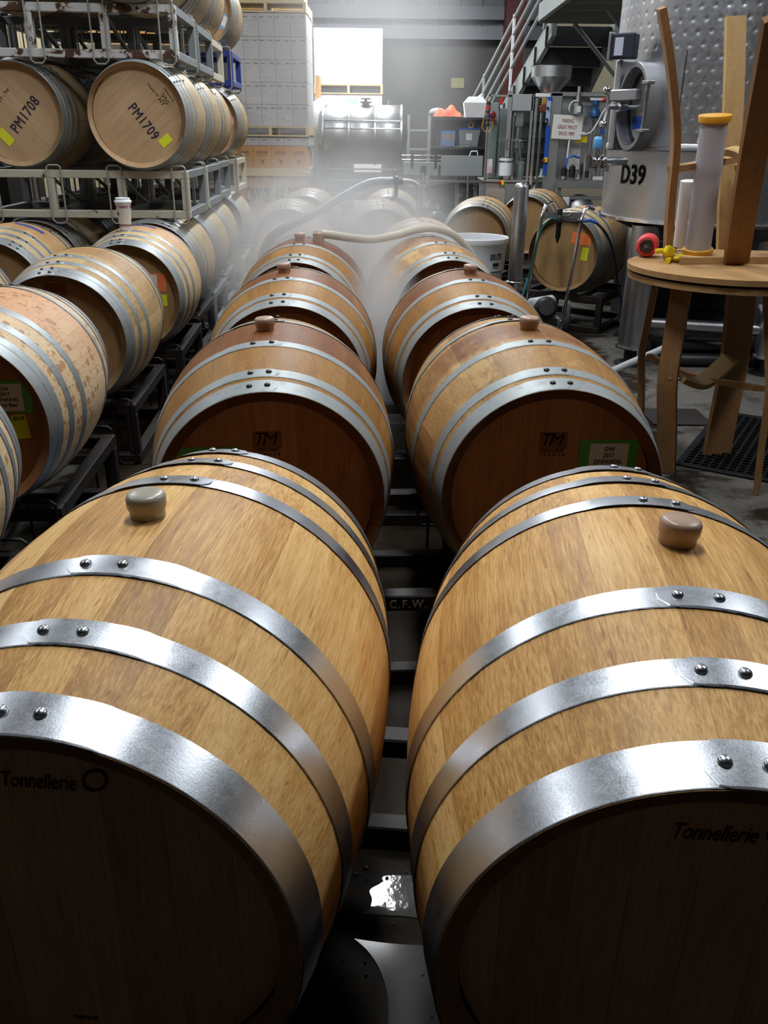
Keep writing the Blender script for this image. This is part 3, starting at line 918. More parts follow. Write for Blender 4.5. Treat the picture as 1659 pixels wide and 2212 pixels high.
# --- left aisle row
B['A'] = barrel('pale stained barrel cut by the left picture edge, nearest of the left row', OLDR, -1.345, 1.89, -0.07, Z1, 'old', 'oak_spot', 'head_tan', 'hoop_old', 0.0, (0,), None)
B['B'] = barrel('pinkish pale barrel with brown drip spots and a green zinfandel label', OLDR, -1.413, 2.989, -0.09, Z1, 'old', 'oak_spot', 'head_used', 'hoop_old', R_(-3), (-3,), None)
B['C'] = barrel('furrowed tan barrel with four bright front hoops, behind the spotted barrel', OLDR, -1.493, 4.201, -0.058, Z1, 'old', 'oak_fur', 'head_tan', 'hoop_old', R_(-5), (-6, -6, -5, -4), None)
B['D'] = barrel('pale pink-topped barrel that carries the paper coffee cup', OLDR, -1.519, 5.332, -0.079, Z1, 'old', 'oak_pale', 'head_tan', 'hoop_old', R_(-2), (-8, -8, -8, -8), None)
B['C2'] = barrel('barrel at the left edge with only its hoops and dark head showing', OLDR, -2.30, 4.24, -0.058, Z1, 'old', 'oak_pale', 'head_tan', 'hoop_old', R_(2), (2,), None)
B['D2'] = barrel('orange-tinted barrel with blue tape on top, left of the cup barrel', OLDR, -2.32, 5.40, -0.079, Z1, 'old', 'oak_pale', 'head_tan', 'hoop_old', R_(2), (30,), None)
zin_label(B['B'], 0.158, 0.087, 'ow_b', 0.165, 0.105, 0.0)
head_note(B['B'], 'yellow_note', 0.050, 0.082, 0.191, -0.014, 4, 0.0004, 'yellow_note')
head_text(B['B'], 'date', 'ink', 0.190, 0.015, 4, 0.0016)
head_note(B['C'], 'brand_panel', 0.10, 0.055, 0.0, 0.225, 0, 0, 'brand_panel')
head_note(B['D'], 'orange_tag', 0.105, 0.100, 0.166, 0.080, -2, 0.0004, 'tag_card')
head_note(B['D'], 'paper', 0.050, 0.088, 0.142, 0.080, -2, 0.0016, 'paper_label')
head_note(B['D'], 'yellow_note', 0.040, 0.065, 0.195, -0.022, 0, 0.0004, 'yellow_note')

# --- the three-high stack on racks
LH = 0.9525
ZS = [0.6257+LH*k for k in range(3)]
SX = [(-1.625, 6.33), (-1.69, 7.30), (-1.77, 8.22), (-1.80, 9.42)]
SA = -0.055
ST = 'barrels racked three high on the left'
lev = ['bottom', 'middle', 'top']
ordn = ['front', 'second', 'third', 'last']
S = {}
for k in range(3):
    for i, (x, y) in enumerate(SX):
        if k == 1 and i == 0:
            lab = 'racked barrel stencilled PM1709 with a yellow note on its head'
        else:
            extra = {(1, 3): ' with a pink tag on its head', (2, 3): ' with a blue tag on its head', (0, 0): ' behind the cup barrel'}.get((k, i), '')
            lab = f'{ordn[i]} aisle-side barrel in the {lev[k]} tier{extra or " of the rack stack"}'
        S[(k, i)] = barrel(lab, ST, x, y, SA, ZS[k], 'big', 'oak_stack', 'head_pale' if k else 'head_tan', 'hoop_old', R_(20 if k == 1 else 8), (48, 48, 48, 48) if k == 1 else ((22,) if k == 0 else (60,)), None, board_deg={(1, 0): 50, (2, 0): 20}.get((k, i), 0))
for k, i in ((0, 0), (0, 1), (1, 0), (1, 1), (1, 2), (2, 0), (2, 1)):
    x, y = SX[i]
    lab = 'racked barrel stencilled PM1708 with a yellow note on its head' if (k, i) == (1, 0) else f'{ordn[i]} wall-side barrel in the {lev[k]} tier of the rack stack'
    S[(k, i, 'w')] = barrel(lab, ST, x-0.80, y+0.05, SA, ZS[k], 'big', 'oak_stack', 'head_pale' if k else 'head_tan', 'hoop_old', 0.0, (40,), None, board_deg=-42 if (k, i) == (1, 0) else 10)
b = S[(1, 0)]
head_text(b, 'pm1709', 'ink_navy', 0.034, -0.032, -53)
head_text(b, 'vsg', 'brand', 0.168, 0.092, -58)
head_text(b, 'small', 'brand', 0.205, 0.125, -56)
head_text(b, 'small', 'brand', 0.108, 0.150, -50)
head_note(b, 'yellow_note', 0.080, 0.054, 0.160, -0.142, 38, 0.0004, 'yellow_note')
b = S[(1, 0, 'w')]
head_text(b, 'pm1708', 'ink_navy', 0.056, 0.002, 48)
head_text(b, 'rt', 'brand', -0.060, 0.110, 46)
head_note(b, 'yellow_note', 0.105, 0.056, -0.088, -0.132, -46, 0.0004, 'yellow_note')
head_note(S[(1, 3)], 'pink_tag', 0.11, 0.10, 0.215, 0.02, 40, 0.0004, 'tag_card')
head_note(S[(2, 3)], 'blue_tag', 0.14, 0.12, 0.205, -0.085, -25, 0.0004, 'tag_card')
head_note(S[(2, 3)], 'paper', 0.115, 0.085, 0.198, -0.075, -25, 0.0016, 'paper_label')

# --- barrels in front of the bottling line
RG = 'barrels in front of the bottling line'
B['M1'] = barrel('tan-headed barrel behind the white bin', RG, 0.895, 8.508, 0.209, Z1, 'old', 'oak_pale', 'head_tan', 'hoop_old', R_(8), (14,), None)
B['M2'] = barrel('yellowish barrel lying aslant behind the steel filter canister', RG, 1.66, 9.95, 0.42, Z1, 'old', 'oak_pale', 'head_tan', 'hoop_old', R_(4), (30,), None)
B['K1'] = barrel('barrel with orange tag and yellow note behind the hand truck', RG, 1.659, 7.477, 0.562, Z1, 'old', 'oak_pale', 'head_tan', 'hoop_old', R_(3), (-6,), None)
B['K2'] = barrel('pale barrel half hidden by the dimpled tank', RG, 2.32, 8.62, 0.50, Z1, 'old', 'oak_pale', 'head_tan', 'hoop_old', R_(3), (0,), None)
head_note(B['K1'], 'orange_tag', 0.165, 0.090, 0.135, 0.127, -4, 0.0004, 'tag_card')
head_note(B['K1'], 'yellow_note', 0.055, 0.100, 0.174, 0.010, -6, 0.0004, 'yellow_note')

# strips of blue tape on some barrel tops
def top_tape(b, yy, wd, deg, ang=0.24):
    m = MB()
    s = SPEC['old']
    vs, fs = [], []
    k = 8
    for i in range(k+1):
        a = -ang/2+ang*i/k
        for y2 in (yy-wd/2, yy+wd/2):
            r = s.r(y2)+0.0015
            vs.append((r*math.sin(a), y2, r*math.cos(a)))
    for i in range(k):
        fs.append((2*i, 2*i+1, 2*i+3, 2*i+2))
    m._add(vs, fs)
    obj('tape_strip', m, 'blue_tape', b, (0, 0, 0), (0, R_(deg)-b['_roll'], 0))
top_tape(B['D2'], 0.02, 0.05, 20, 0.5)
top_tape(B['D'], 0.05, 0.05, 2, 0.55)
top_tape(B['K1'], 0.05, 0.05, 4, 0.3)
top_tape(S[(0, 0)], 0.05, 0.05, 32, 0.3)
top_tape(S[(0, 1)], 0.05, 0.05, 36, 0.3)
top_tape(S[(0, 2)], 0.05, 0.05, 36, 0.3)

# ------------------------------------------------------------------ barrel racks
def rack(label, cx, cy_, a, z, mat, H=0.2995, W=1.30, D=0.74, group='barrel racks on the floor', mat2=None, diag=False, dz=None):
    t = thing('barrel_rack', label, 'rack', (cx, cy_, z), (0, 0, -a), group)
    w_ = 0.05
    px = (-W/2, -0.23, 0.23, W/2)
    for si, yy in enumerate((-D/2, D/2)):
        mm = mat if si == 0 else (mat2 or mat)
        obj('upper_rail', MB().cbox(-W/2-w_/2, W/2+w_/2, yy-w_/2, yy+w_/2, H-w_, H, 0.004), mm, t)
        obj('lower_rail', MB().cbox(-W/2-w_/2, W/2+w_/2, yy-w_/2, yy+w_/2, 0.0, w_, 0.004), mm, t)
        for x in px:
            obj('post', MB().cbox(x-w_/2, x+w_/2, yy-w_/2+0.001, yy+w_/2-0.001, w_, H-w_, 0.003), mm, t)
        for x, e in ((-W/2, 1), (-0.23, 1), (0.23, -1), (W/2, -1)):
            yo = yy+(-1 if si == 0 else 1)*(w_/2+0.006)
            z0 = -0.032 if z > 0.1 else 0.006
            x0, x1 = x-e*0.010, x+e*0.080
            pts = [(x0, yo, z0+0.02), (x0, yo, H+0.018), (x0+e*0.015, yo, H+0.030), (x1-e*0.015, yo, H+0.030), (x1, yo, H+0.018), (x1, yo, z0+0.02), (x1-e*0.02, yo, z0), (x0+e*0.02, yo, z0)]
            obj('rod_loop', MB().tube(pts, 0.0055, 6, True), 'loop' if z > 0.1 else mm, t)
    for x in px:
        obj('side_rail', MB().cbox(x-w_/2, x+w_/2, -D/2+w_/2, D/2-w_/2, 0.0, w_, 0.003), mat2 or mat, t)
    for x in (-W/2, W/2):
        obj('side_rail', MB().cbox(x-w_/2, x+w_/2, -D/2+w_/2, D/2-w_/2, H-w_, H, 0.003), mat2 or mat, t)
    for x in (-0.23, 0.23):
        obj('brace', MB().tube([(x, -D/2+0.03, H-0.05), (x, D/2-0.03, 0.05)], 0.014, 6), mat2 or mat, t)
    return t
mid = lambda k1, k2: ((B[k1].location.x+B[k2].location.x)/2, (B[k1].location.y+B[k2].location.y)/2)
rk = []
for k1, k2, a, lab in (('L1', 'R1', 0.087, 'dark wet rack under the two new front barrels'),
                       ('L2', 'R2', -0.07, 'dark rack with white stencil letters under the second pair of barrels'),
                       ('L3', 'R3', -0.04, 'dark rack under the third pair of middle barrels'),
                       ('L4', 'R4', -0.09, 'dark rack in steam under the hosed barrels'),
                       ('L5', 'R5', -0.03, 'dark rack under the barrel with the steam wand'),
                       ('L6', 'R6', -0.04, 'dark rack under the sixth pair of middle barrels'),
                       ('L7', 'R7', 0.01, 'dark rack under the last pair of middle barrels')):
    x, y = mid(k1, k2)
    rk.append(rack(lab, x, y, a, 0.0, 'rack_dark'))
lettering('gfw', 'ink_white', rk[1], (0.0, -0.37-0.0262, 0.2745), (PI/2, 0, 0))
for k, lab in (('A', 'dark rack under the barrel at the left picture edge'), ('B', 'dark rack under the spotted barrel'), ('C', 'dark rack under the furrowed tan barrel'), ('D', 'dark rack under the cup barrel')):
    l = B[k].location
    rack(lab, l.x-0.395, l.y, -0.06, 0.0, 'rack_dark')
for k in range(3):
    for i, (x, y) in enumerate(SX):
        if k == 1:
            m1, m2 = (('rack_cream', 'rack_grey'), ('rack_cream', 'rack_grey'), ('rack_grey', 'rack_grey'), ('rack_cream', 'rack_cream'))[i]
        elif k == 2:
            m1, m2 = (('rack_white', 'rack_grey'), ('rack_grey', 'rack_grey'), ('rack_grey', 'rack_cream'), ('rack_blue', 'rack_blue'))[i]
        else:
            m1, m2 = (('rack_dark', 'rack_dark'), ('rack_grey', 'rack_grey'), ('rack_dark', 'rack_grey'), ('rack_cream', 'rack_cream'))[i]
        colr = {'rack_cream': 'cream painted', 'rack_white': 'white rust-eaten', 'rack_grey': 'grey', 'rack_dark': 'dark', 'rack_blue': 'blue painted'}[m1]
        nm = {0: 'on the floor under the bottom tier', 1: 'carrying the middle tier', 2: 'carrying the top tier'}[k]
        rack(f'{colr} rack {nm}, {ordn[i]} one of the stack', x-0.40, y+0.025, SA, LH*k, m1, group='racks of the three-high stack', mat2=m2)
def small_rack(bk, lab):
    b = B[bk]
    a = -b.rotation_euler.z
    t = thing('barrel_rack', lab, 'rack', (b.location.x, b.location.y, 0), (0, 0, -a), 'barrel racks on the floor')
    for yy in (-0.37, 0.37):
        obj('upper_rail', MB().cbox(-0.36, 0.36, yy-0.025, yy+0.025, 0.2495, 0.2995, 0.004), 'rack_dark', t)
        obj('lower_rail', MB().cbox(-0.36, 0.36, yy-0.025, yy+0.025, 0.0, 0.05, 0.004), 'rack_dark', t)
        for x in (-0.335, 0.335):
            obj('post', MB().cbox(x-0.025, x+0.025, yy-0.024, yy+0.024, 0.05, 0.2495, 0.003), 'rack_dark', t)
    for x in (-0.335, 0.335):
        for z in (0.0, 0.2495):
            obj('side_rail', MB().cbox(x-0.025, x+0.025, -0.345, 0.345, z, z+0.05, 0.003), 'rack_dark', t)
    return t
small_rack('M1', 'dark rack under the barrel behind the white bin')
small_rack('M2', 'dark rack under the aslant barrel behind the filter canister')
small_rack('K1', 'dark rack under the barrel behind the hand truck')
small_rack('K2', 'dark rack under the barrel beside the dimpled tank')
# ------------------------------------------------------------------ paper cup on the barrel
l = B['D'].location
top_z = Z1+0.35
cup = thing('paper_cup', 'white paper coffee cup with lid and dark red lettering, on a barrel top', 'cup', (-1.535, 5.17, top_z-0.009))
cup.scale = (1.10, 1.10, 1.12)
obj('cup_body', MB().lathe([(0.027, 0.0), (0.029, 0.002), (0.0405, 0.138), (0.0425, 0.141)], 32), 'paper', cup)
obj('lid', MB().lathe([(0.0440, 0.136), (0.0452, 0.139), (0.0452, 0.144), (0.0425, 0.148), (0.0385, 0.150), (0.0375, 0.160), (0.0350, 0.161), (0.0330, 0.157), (0.001, 0.157)], 32), 'white', cup)
def wrap_text(key, mat, parent, z, a0, rfun):
    src = TXT[key]
    me = src.copy()
    for v in me.vertices:
        zz = z+v.co.y
        r = rfun(zz)+0.0004+v.co.z
        a = a0+v.co.x/r
        v.co = (r*math.sin(a), -r*math.cos(a), zz)
    me.materials.append(M[mat])
    return obj('lettering', me, None, parent)
cr = lambda z: 0.029+(0.0405-0.029)*z/0.138
for i in range(4):
    wrap_text('merry', 'ink_red', cup, 0.117, i*PI/2+0.25, cr)
    wrap_text('merry', 'ink_red', cup, 0.026, i*PI/2+0.55, cr)
disc = MB().lathe([(0.0105, 0), (0.0105, 0.0004)], 20).mesh('logo_disc')
for v in disc.vertices:
    zz, r = 0.085+v.co.y, cr(0.085+v.co.y)+0.0003+v.co.z
    a = -0.70+v.co.x/r
    v.co = (r*math.sin(a), -r*math.cos(a), zz)
obj('logo_disc', disc, plain('dull_green_ink', (0.10, 0.20, 0.17), 0.6), cup)

# ------------------------------------------------------------------ stave furniture on the right
def stave_leg(name, parent, pts, wd, th, face, mat):
    """a bowed barrel stave swept through pts (local); face = direction its broad side looks to"""
    P = smooth_path(pts, 6)
    m = MB()
    fd = Vector(face).normalized()
    vs, fs = [], []
    for i, p in enumerate(P):
        a = P[max(i-1, 0)]; b_ = P[min(i+1, len(P)-1)]
        tdir = (b_-a).normalized()
        f = (fd-tdir*fd.dot(tdir)).normalized()
        s_ = tdir.cross(f)
        wv = wd if not isinstance(wd, tuple) else wd[0]+(wd[1]-wd[0])*i/(len(P)-1)
        c_ = 0.004
        for u, v_ in ((-1, -1), (1, -1), (1, 1), (-1, 1)):
            vs.append(p+s_*(u*wv/2)+f*(v_*th/2))
    n = len(P)
    for i in range(n-1):
        for k in range(4):
            q = (k+1) % 4
            fs.append((i*4+k, i*4+q, (i+1)*4+q, (i+1)*4+k))
    fs.append((3, 2, 1, 0)); fs.append(tuple(range(4*n-4, 4*n)))
    m._add(vs, fs)
    return obj(name, m, mat, parent)

TC = Vector((1.58, 3.99, 0.0))
TZ = 0.954
tb = thing('stave_table', 'tall round table of barrel staves and two stacked barrel heads', 'table', TC)
def disc_boards(nm, R, z0, z1, n, parent, mat, deg):
    edges = [-R+2*R*i/n for i in range(n+1)]
    for i in range(n):
        x0, x1 = edges[i]+0.0006, edges[i+1]-0.0006
        xs_ = [x0+(x1-x0)*t/8 for t in range(9)]
        topp = [(x, math.sqrt(max(1e-6, R*R-x*x))) for x in xs_]
        poly = topp[::-1]+[(x, -z) for x, z in topp]
        poly = [(y_, x_) for x_, y_ in poly][::-1]
        obj(nm, MB().prism(poly, z0, z1), mat, parent, (0, 0, 0), (0, 0, R_(deg)))
disc_boards('top_board', 0.462, TZ-0.024, TZ, 5, tb, 'tablewood', 6)
disc_boards('under_board', 0.452, TZ-0.062, TZ-0.036, 5, tb, 'tablewood', -10)
obj('spacer', MB().lathe([(0.30, TZ-0.036), (0.30, TZ-0.024)], 32), 'stavewood', tb)
LZ = TZ-0.062
legs = [((-0.27, -0.17), (-0.205, -0.155), 0.088, (-0.55, -0.8, 0.1)),
        ((0.06, -0.28), (0.135, -0.41), 0.085, (0.9, -0.45, 0)),
        ((0.13, 0.16), (0.125, 0.085), 0.150, (0.25, -1, 0)),
        ((-0.245, 0.27), (-0.20, 0.33), 0.085, (-0.8, 0.35, 0))]
for (a, b_, wd, fc) in legs:
    a, b_ = Vector((*a, LZ)), Vector((*b_, 0))
    mid_ = (a+b_)/2
    out = Vector((mid_.x, mid_.y, 0)).normalized()*0.050
    stave_leg('leg', tb, [a, a*0.7+b_*0.3+out*0.6, mid_+out*0.9, a*0.25+b_*0.75+out*0.4, b_], wd, 0.027, fc, 'stavewood')
p0, p1 = Vector((-0.24, 0.27, 0.50)), Vector((0.10, 0.10, 0.42))
stave_leg('cross_stave', tb, [(-0.225, 0.30, 0.46), (-0.05, 0.12, 0.405), (0.105, -0.30, 0.46)], 0.075, 0.026, (0.1, 0.1, 1), 'stavewood')
stave_leg('cross_stave', tb, [(-0.215, -0.15, 0.47), (-0.06, -0.05, 0.418), (0.125, 0.12, 0.50)], 0.085, 0.026, (0.0, -0.3, 1), 'stavepale')
for dx in (-0.020, 0.020):
    obj('screw', MB().sphere((-0.252+dx, -0.205, 0.475), 0.006, 8, 6), 'steel_bright', tb)

# upturned stave stool standing on the table
st = thing('upturned_stool', 'second stave stool standing upside down on the round table', 'stool', (0, 0, 0))
pl = [(1.345, 4.00), (1.90, 4.09), (1.935, 4.30), (1.44, 4.36)]
obj('seat_plank', MB().prism(pl, TZ+0.001, TZ+0.031), 'tablewood', st)
stave_leg('leg', st, [(1.328, 4.13, TZ+0.002), (1.285, 4.07, 1.22), (1.245, 4.00, 1.50), (1.160, 3.93, 1.76), (1.085, 3.90, 1.960)], 0.088, 0.030, (1, -0.15, 0.25), 'stavewood')
stave_leg('leg', st, [(1.612, 4.022, TZ+0.002), (1.545, 3.87, 1.22), (1.475, 3.70, 1.50), (1.40, 3.50, 1.75), (1.345, 3.36, 1.88)], 0.112, 0.028, (0.1, -1, -0.35), 'stavewood')
stave_leg('leg', st, [(1.700, 4.385, TZ+0.002), (1.675, 4.43, 1.25), (1.655, 4.47, 1.55), (1.64, 4.52, 1.80), (1.625, 4.57, 2.01)], 0.095, 0.027, (0.1, -1, 0.15), 'stavepale')
stave_leg('leg', st, [(1.95, 4.20, TZ+0.002), (1.99, 4.19, 1.3), (2.01, 4.18, 1.6), (2.0, 4.17, 1.9)], 0.09, 0.027, (1, 0.1, 0), 'stavewood')
stave_leg('cross_stave', st, [(1.262, 4.03, 1.36), (1.38, 4.12, 1.372), (1.50, 4.22, 1.382), (1.63, 4.33, 1.395)], 0.060, 0.027, (0, 0, 1), 'tablewood')
stave_leg('cross_stave', st, [(1.515, 3.90, 1.37), (1.62, 4.0, 1.43), (1.78, 4.09, 1.425), (1.93, 4.17, 1.36)], 0.060, 0.027, (0, 0, 1), 'tablewood')
stave_leg('cross_stave', st, [(1.49, 4.30, 1.375), (1.56, 4.20, 1.435), (1.64, 4.10, 1.40)], 0.085, 0.027, (0, -0.3, 1), 'stavepale')

# grey tube with yellow caps
tu = thing('mailing_tube', 'lilac grey tube with yellow end caps standing on the table', 'tube', (1.468, 4.140, TZ+0.0315), (R_(7), R_(-4.0), 0))
tu.location.z += 0.006
obj('tube_body', MB().lathe([(0.058, 0.012), (0.058, 0.30), (0.0575, 0.34), (0.0600, 0.36), (0.0600, 0.40), (0.0575, 0.42), (0.058, 0.575)], 32), 'tube_grey', tu)
obj('end_cap', MB().lathe([(0.069, 0.0), (0.070, 0.003), (0.070, 0.020), (0.067, 0.023), (0.060, 0.023)], 32), 'cap_yellow', tu)
obj('end_cap', MB().lathe([(0.064, 0.565), (0.068, 0.568), (0.071, 0.590), (0.069, 0.594), (0.001, 0.594)], 32), 'cap_yellow', tu)
fl_ = []
for i in range(9):
    z = 0.04+0.06*i
    fl_.append((-0.060-0.006*random.random(), -0.012+0.01*random.random(), z))
obj('loose_film', MB().tube(smooth_path(fl_, 4), [0.004+0.004*random.random() for _ in range(33)], 6), 'film_thick', tu)
obj('paper_roll', MB().lathe([(0.001, 0), (0.04, 0), (0.04, 0.30), (0.001, 0.30)], 16, Matrix.Translation((-0.035, 0.13, 0.002)), True, False, False), 'paper', tu)

# red speaker
sp_ = thing('speaker', 'round red portable speaker lying on the table edge', 'speaker', (1.272, 4.285, TZ+0.054), (0, 0, R_(-20)))
obj('speaker_body', MB().lathe([(0.031, -0.066), (0.044, -0.062), (0.052, -0.040), (0.0535, 0.0), (0.052, 0.040), (0.044, 0.062), (0.031, 0.066)], 32, Matrix.Rotation(PI/2, 4, 'X')), 'speaker_red', sp_)
obj('end_ring', MB().lathe([(0.0335, 0.0), (0.0335, 0.004), (0.029, 0.006), (0.029, 0.0)], 32, Matrix.Translation((0, -0.0645, 0)) @ Matrix.Rotation(PI/2, 4, 'X')), 'black', sp_)
obj('bass_disc', MB().lathe([(0.0285, 0.0), (0.026, 0.003), (0.0005, 0.003)], 28, Matrix.Translation((0, -0.0640, 0)) @ Matrix.Rotation(PI/2, 4, 'X')), 'dark_metal', sp_)
lettering('jbl', 'ink_grey', sp_, (0, -0.0675, 0), (PI/2, 0, 0))
obj('cord', MB().tube(smooth_path([(0.045, -0.02, 0.02), (0.075, 0.0, 0.015), (0.095, 0.03, -0.01), (0.085, 0.06, -0.045)], 6), 0.003, 6), 'black', sp_)

# yellow clip
yc = thing('spring_clip', 'bright yellow plastic clip on the table beside the speaker', 'clip', (1.325, 4.075, TZ+0.001), (0, 0, R_(15)))
yc.scale = (1.3, 1.3, 1.3)
obj('clip_jaw', MB().cbox(-0.045, -0.005, -0.012, 0.012, 0.0, 0.034, 0.006, Matrix.Rotation(R_(25), 4, 'Y') @ Matrix.Translation((0.0, 0, 0.014))), 'yellow', yc)
obj('clip_jaw', MB().sphere((0.030, 0.0, 0.014), 0.03, 16, 8, (1, 0.75, 0.45)), 'yellow', yc)
obj('clip_handle', MB().tube([(-0.01, 0.0, 0.025), (-0.035, 0.012, 0.040), (-0.055, 0.018, 0.036)], 0.009, 8), 'yellow', yc)
obj('clip_handle', MB().tube([(-0.005, 0.0, 0.012), (-0.022, -0.018, 0.008), (-0.034, -0.035, 0.008)], 0.010, 8), 'yellow', yc)
obj('hinge_pin', MB().cyl((-0.008, -0.004, 0.028), (-0.008, 0.006, 0.052), 0.004, 8), 'dark_metal', yc)

# black rubber mat
mt = thing('floor_mat', 'black open-grid rubber mat on the wet floor by the table', 'mat', (2.27, 4.04, 0.001), (0, 0, R_(-31)))
gm = MB()
gx, gy, cell = 0.62, 0.50, 0.042
n_x, n_y = int(2*gx/cell), int(2*gy/cell)
for i in range(n_x+1):
    x = -gx+i*cell
    gm.box(x-0.006, x+0.006, -gy, gy, 0.0, 0.012)
for j in range(n_y+1):
    y = -gy+j*cell
    gm.box(-gx, gx, y-0.006, y+0.006, 0.0005, 0.0125)
o = obj('grid', gm, 'mat_rubber', mt)
o['kind'] = 'stuff'
obj('border', MB().cbox(-gx-0.03, gx+0.03, -gy-0.03, -gy, 0, 0.013).cbox(-gx-0.03, gx+0.03, gy, gy+0.03, 0, 0.013).cbox(-gx-0.03, -gx, -gy, gy, 0, 0.013).cbox(gx, gx+0.03, -gy, gy, 0, 0.013), 'mat_rubber', mt)

# puddles (thin real water films)
def puddle(label, pts, mat='water', cat='puddle'):
    P = smooth_path(pts+[pts[0]], 6)[:-1]
    m = MB()
    m.prism([(p.x, p.y) for p in P], 0.0, 0.0022)
    o = obj('puddle', m, mat)
    tag(o, label, cat, 'puddles between the barrel rows')
puddle('small bright puddle under the gap between the two front barrels', [(-0.06, 1.255, 0), (-0.025, 1.262, 0), (-0.015, 1.29, 0), (-0.02, 1.315, 0), (0.005, 1.335, 0), (0.01, 1.352, 0), (0.06, 1.355, 0), (0.13, 1.345, 0), (0.14, 1.30, 0), (0.13, 1.245, 0), (0.05, 1.250, 0), (0.0, 1.252, 0)])
puddle('long grey puddle in the gap below the bright one', [(-0.05, 1.195, 0), (0.02, 1.185, 0), (0.10, 1.180, 0), (0.14, 1.17, 0), (0.15, 1.05, 0), (0.14, 0.85, 0), (0.05, 0.80, 0), (0.015, 0.90, 0), (0.02, 1.05, 0), (0.005, 1.12, 0), (-0.02, 1.165, 0)], 'water_still')
dr = MB()
rr = random.Random(21)
for i in range(60):
    x, y = rr.uniform(-0.10, 0.14), rr.uniform(0.85, 1.40)
    r = rr.choice([0.0015, 0.002, 0.003, 0.0045])
    dr.sphere((x, y, 0.002+r*0.3), r, 8, 5, (1, 1, 0.7))
o = obj('water_drops', dr, 'water')
tag(o, 'water drops scattered on the floor between the front barrels', 'drops', None, 'stuff')

# ------------------------------------------------------------------ dimpled tank
tk = thing('wine_tank', 'tall dimpled stainless tank numbered D39 behind the stave table', 'tank', (2.34, 6.34, 0))
TR = 0.81
TZ0 = 0.985
def dimple_shell():
    m = MB()
    nz = 290
    z0, z1 = 1.455, 3.95
    pa, pz = 2*PI/64, 0.066
    AA = [R_(-212+204*i/380) for i in range(381)]+[R_(-8+156*i/40) for i in range(1, 40)]   # fine where it can be seen, coarse at the back
    na = len(AA)
    vs = []
    for j in range(nz+1):
        z = z0+(z1-z0)*j/nz
        for i, a in enumerate(AA):
            q = (z-z0-0.08)/pz
            r = TR
            if z > z0+0.05 and i <= 380:
                row = math.floor(q+0.5)
                da = a/pa-(0.5 if row % 2 else 0.0)
                da -= math.floor(da+0.5)
                d = math.hypot(da*pa*TR, (q-row)*pz)
                r += -0.0042*math.exp(-(d/0.0088)**2)
            vs.append((r*math.cos(a), r*math.sin(a), z))
    fs = [(j*na+i, j*na+(i+1) % na, (j+1)*na+(i+1) % na, (j+1)*na+i) for j in range(nz) for i in range(na)]
    m._add(vs, fs, True)
    return m
obj('cooling_jacket', dimple_shell(), 'tank', tk)
obj('lower_shell', MB().lathe([(TR-0.008, TZ0), (TR-0.004, 1.41), (TR+0.006, 1.415), (TR+0.006, 1.445), (TR-0.001, 1.456)], 96, None, True, False, False), 'tank', tk)
obj('bottom_rim', MB().lathe([(TR-0.015, TZ0-0.012), (TR+0.012, TZ0-0.012), (TR+0.012, TZ0+0.006), (TR-0.008, TZ0+0.010)], 96, None, True, False, False), 'steel_bright', tk)
obj('bottom_dish', MB().lathe([(0.02, 0.80), (0.30, 0.82), (0.60, 0.90), (TR-0.02, TZ0-0.005)], 64, None, True, False, False), 'dark_metal', tk)
ta = lambda px, py, Y: at(px, py, Y)-tk.location
legxy = [(-0.585, -0.36), (0.30, -0.60), (0.60, 0.35), (-0.35, 0.60)]
for x, y in legxy:
    lg = obj('leg', MB().lathe([(0.098, 0.13), (0.098, 0.95)], 24, Matrix.Translation((x, y, 0))), 'tank', tk)
    obj('foot_ring', MB().lathe([(0.112, 0.118), (0.112, 0.130), (0.05, 0.131)], 24, Matrix.Translation((x, y, 0))), 'steel_bright', lg)
    obj('foot', MB().lathe([(0.11, 0.0), (0.11, 0.012), (0.045, 0.014), (0.045, 0.12)], 16, Matrix.Translation((x, y, 0))), 'dark_metal', lg)
for (i, j) in ((0, 1), (1, 2), (3, 0)):
    a, b_ = legxy[i], legxy[j]
    obj('leg_brace', MB().cyl((a[0], a[1], 0.30), (b_[0], b_[1], 0.30), 0.038, 14), 'tank', tk)
# manway: normal looks to the left of the camera line
an = R_(-150.5)
MZ = 1.662
X = Matrix.Translation((math.cos(an)*(TR-0.05), math.sin(an)*(TR-0.05), MZ)) @ Matrix.Rotation(an, 4, 'Z') @ Matrix.Rotation(PI/2, 4, 'Y')
# in X: local z is outward, local x is down, local y runs sideways to the right
OV = Matrix.Diagonal((1, 0.52, 1, 1))
def sub(name, m, mat, oval=False):
    o = obj(name, m, mat, tk)
    if oval:
        o.data.transform(OV)
    o.matrix_local = X
    return o
sub('manway_neck', MB().lathe([(0.222, 0.0), (0.222, 0.168), (0.226, 0.176), (0.250, 0.176), (0.256, 0.170), (0.256, 0.0)], 56, None, True, False, False), 'steel_satin', True)
sub('manway_door', MB().lathe([(0.001, 0.090), (0.17, 0.086), (0.205, 0.078), (0.205, 0.03)], 48, None, True, False, False), 'steel_dull', True)
sub('door_seal', MB().tube([(0.214*math.cos(2*PI*i/48), 0.214*math.sin(2*PI*i/48), 0.080) for i in range(48)], 0.009, 8, True), 'black', True)
sub('blue_tape', MB().box(0.050, 0.125, -0.06, 0.088, 0.0885, 0.0920), 'blue')
sub('yoke', MB().cbox(-0.100, -0.035, -0.14, 0.085, 0.178, 0.235, 0.006), 'steel_satin')
sub('strap', MB().cbox(-0.27, 0.25, -0.160, -0.115, 0.060, 0.190, 0.008), 'steel_satin')
sub('hinge_rod', MB().cyl((-0.13, 0.122, 0.175), (0.14, 0.122, 0.175), 0.012, 12), 'steel_bright')
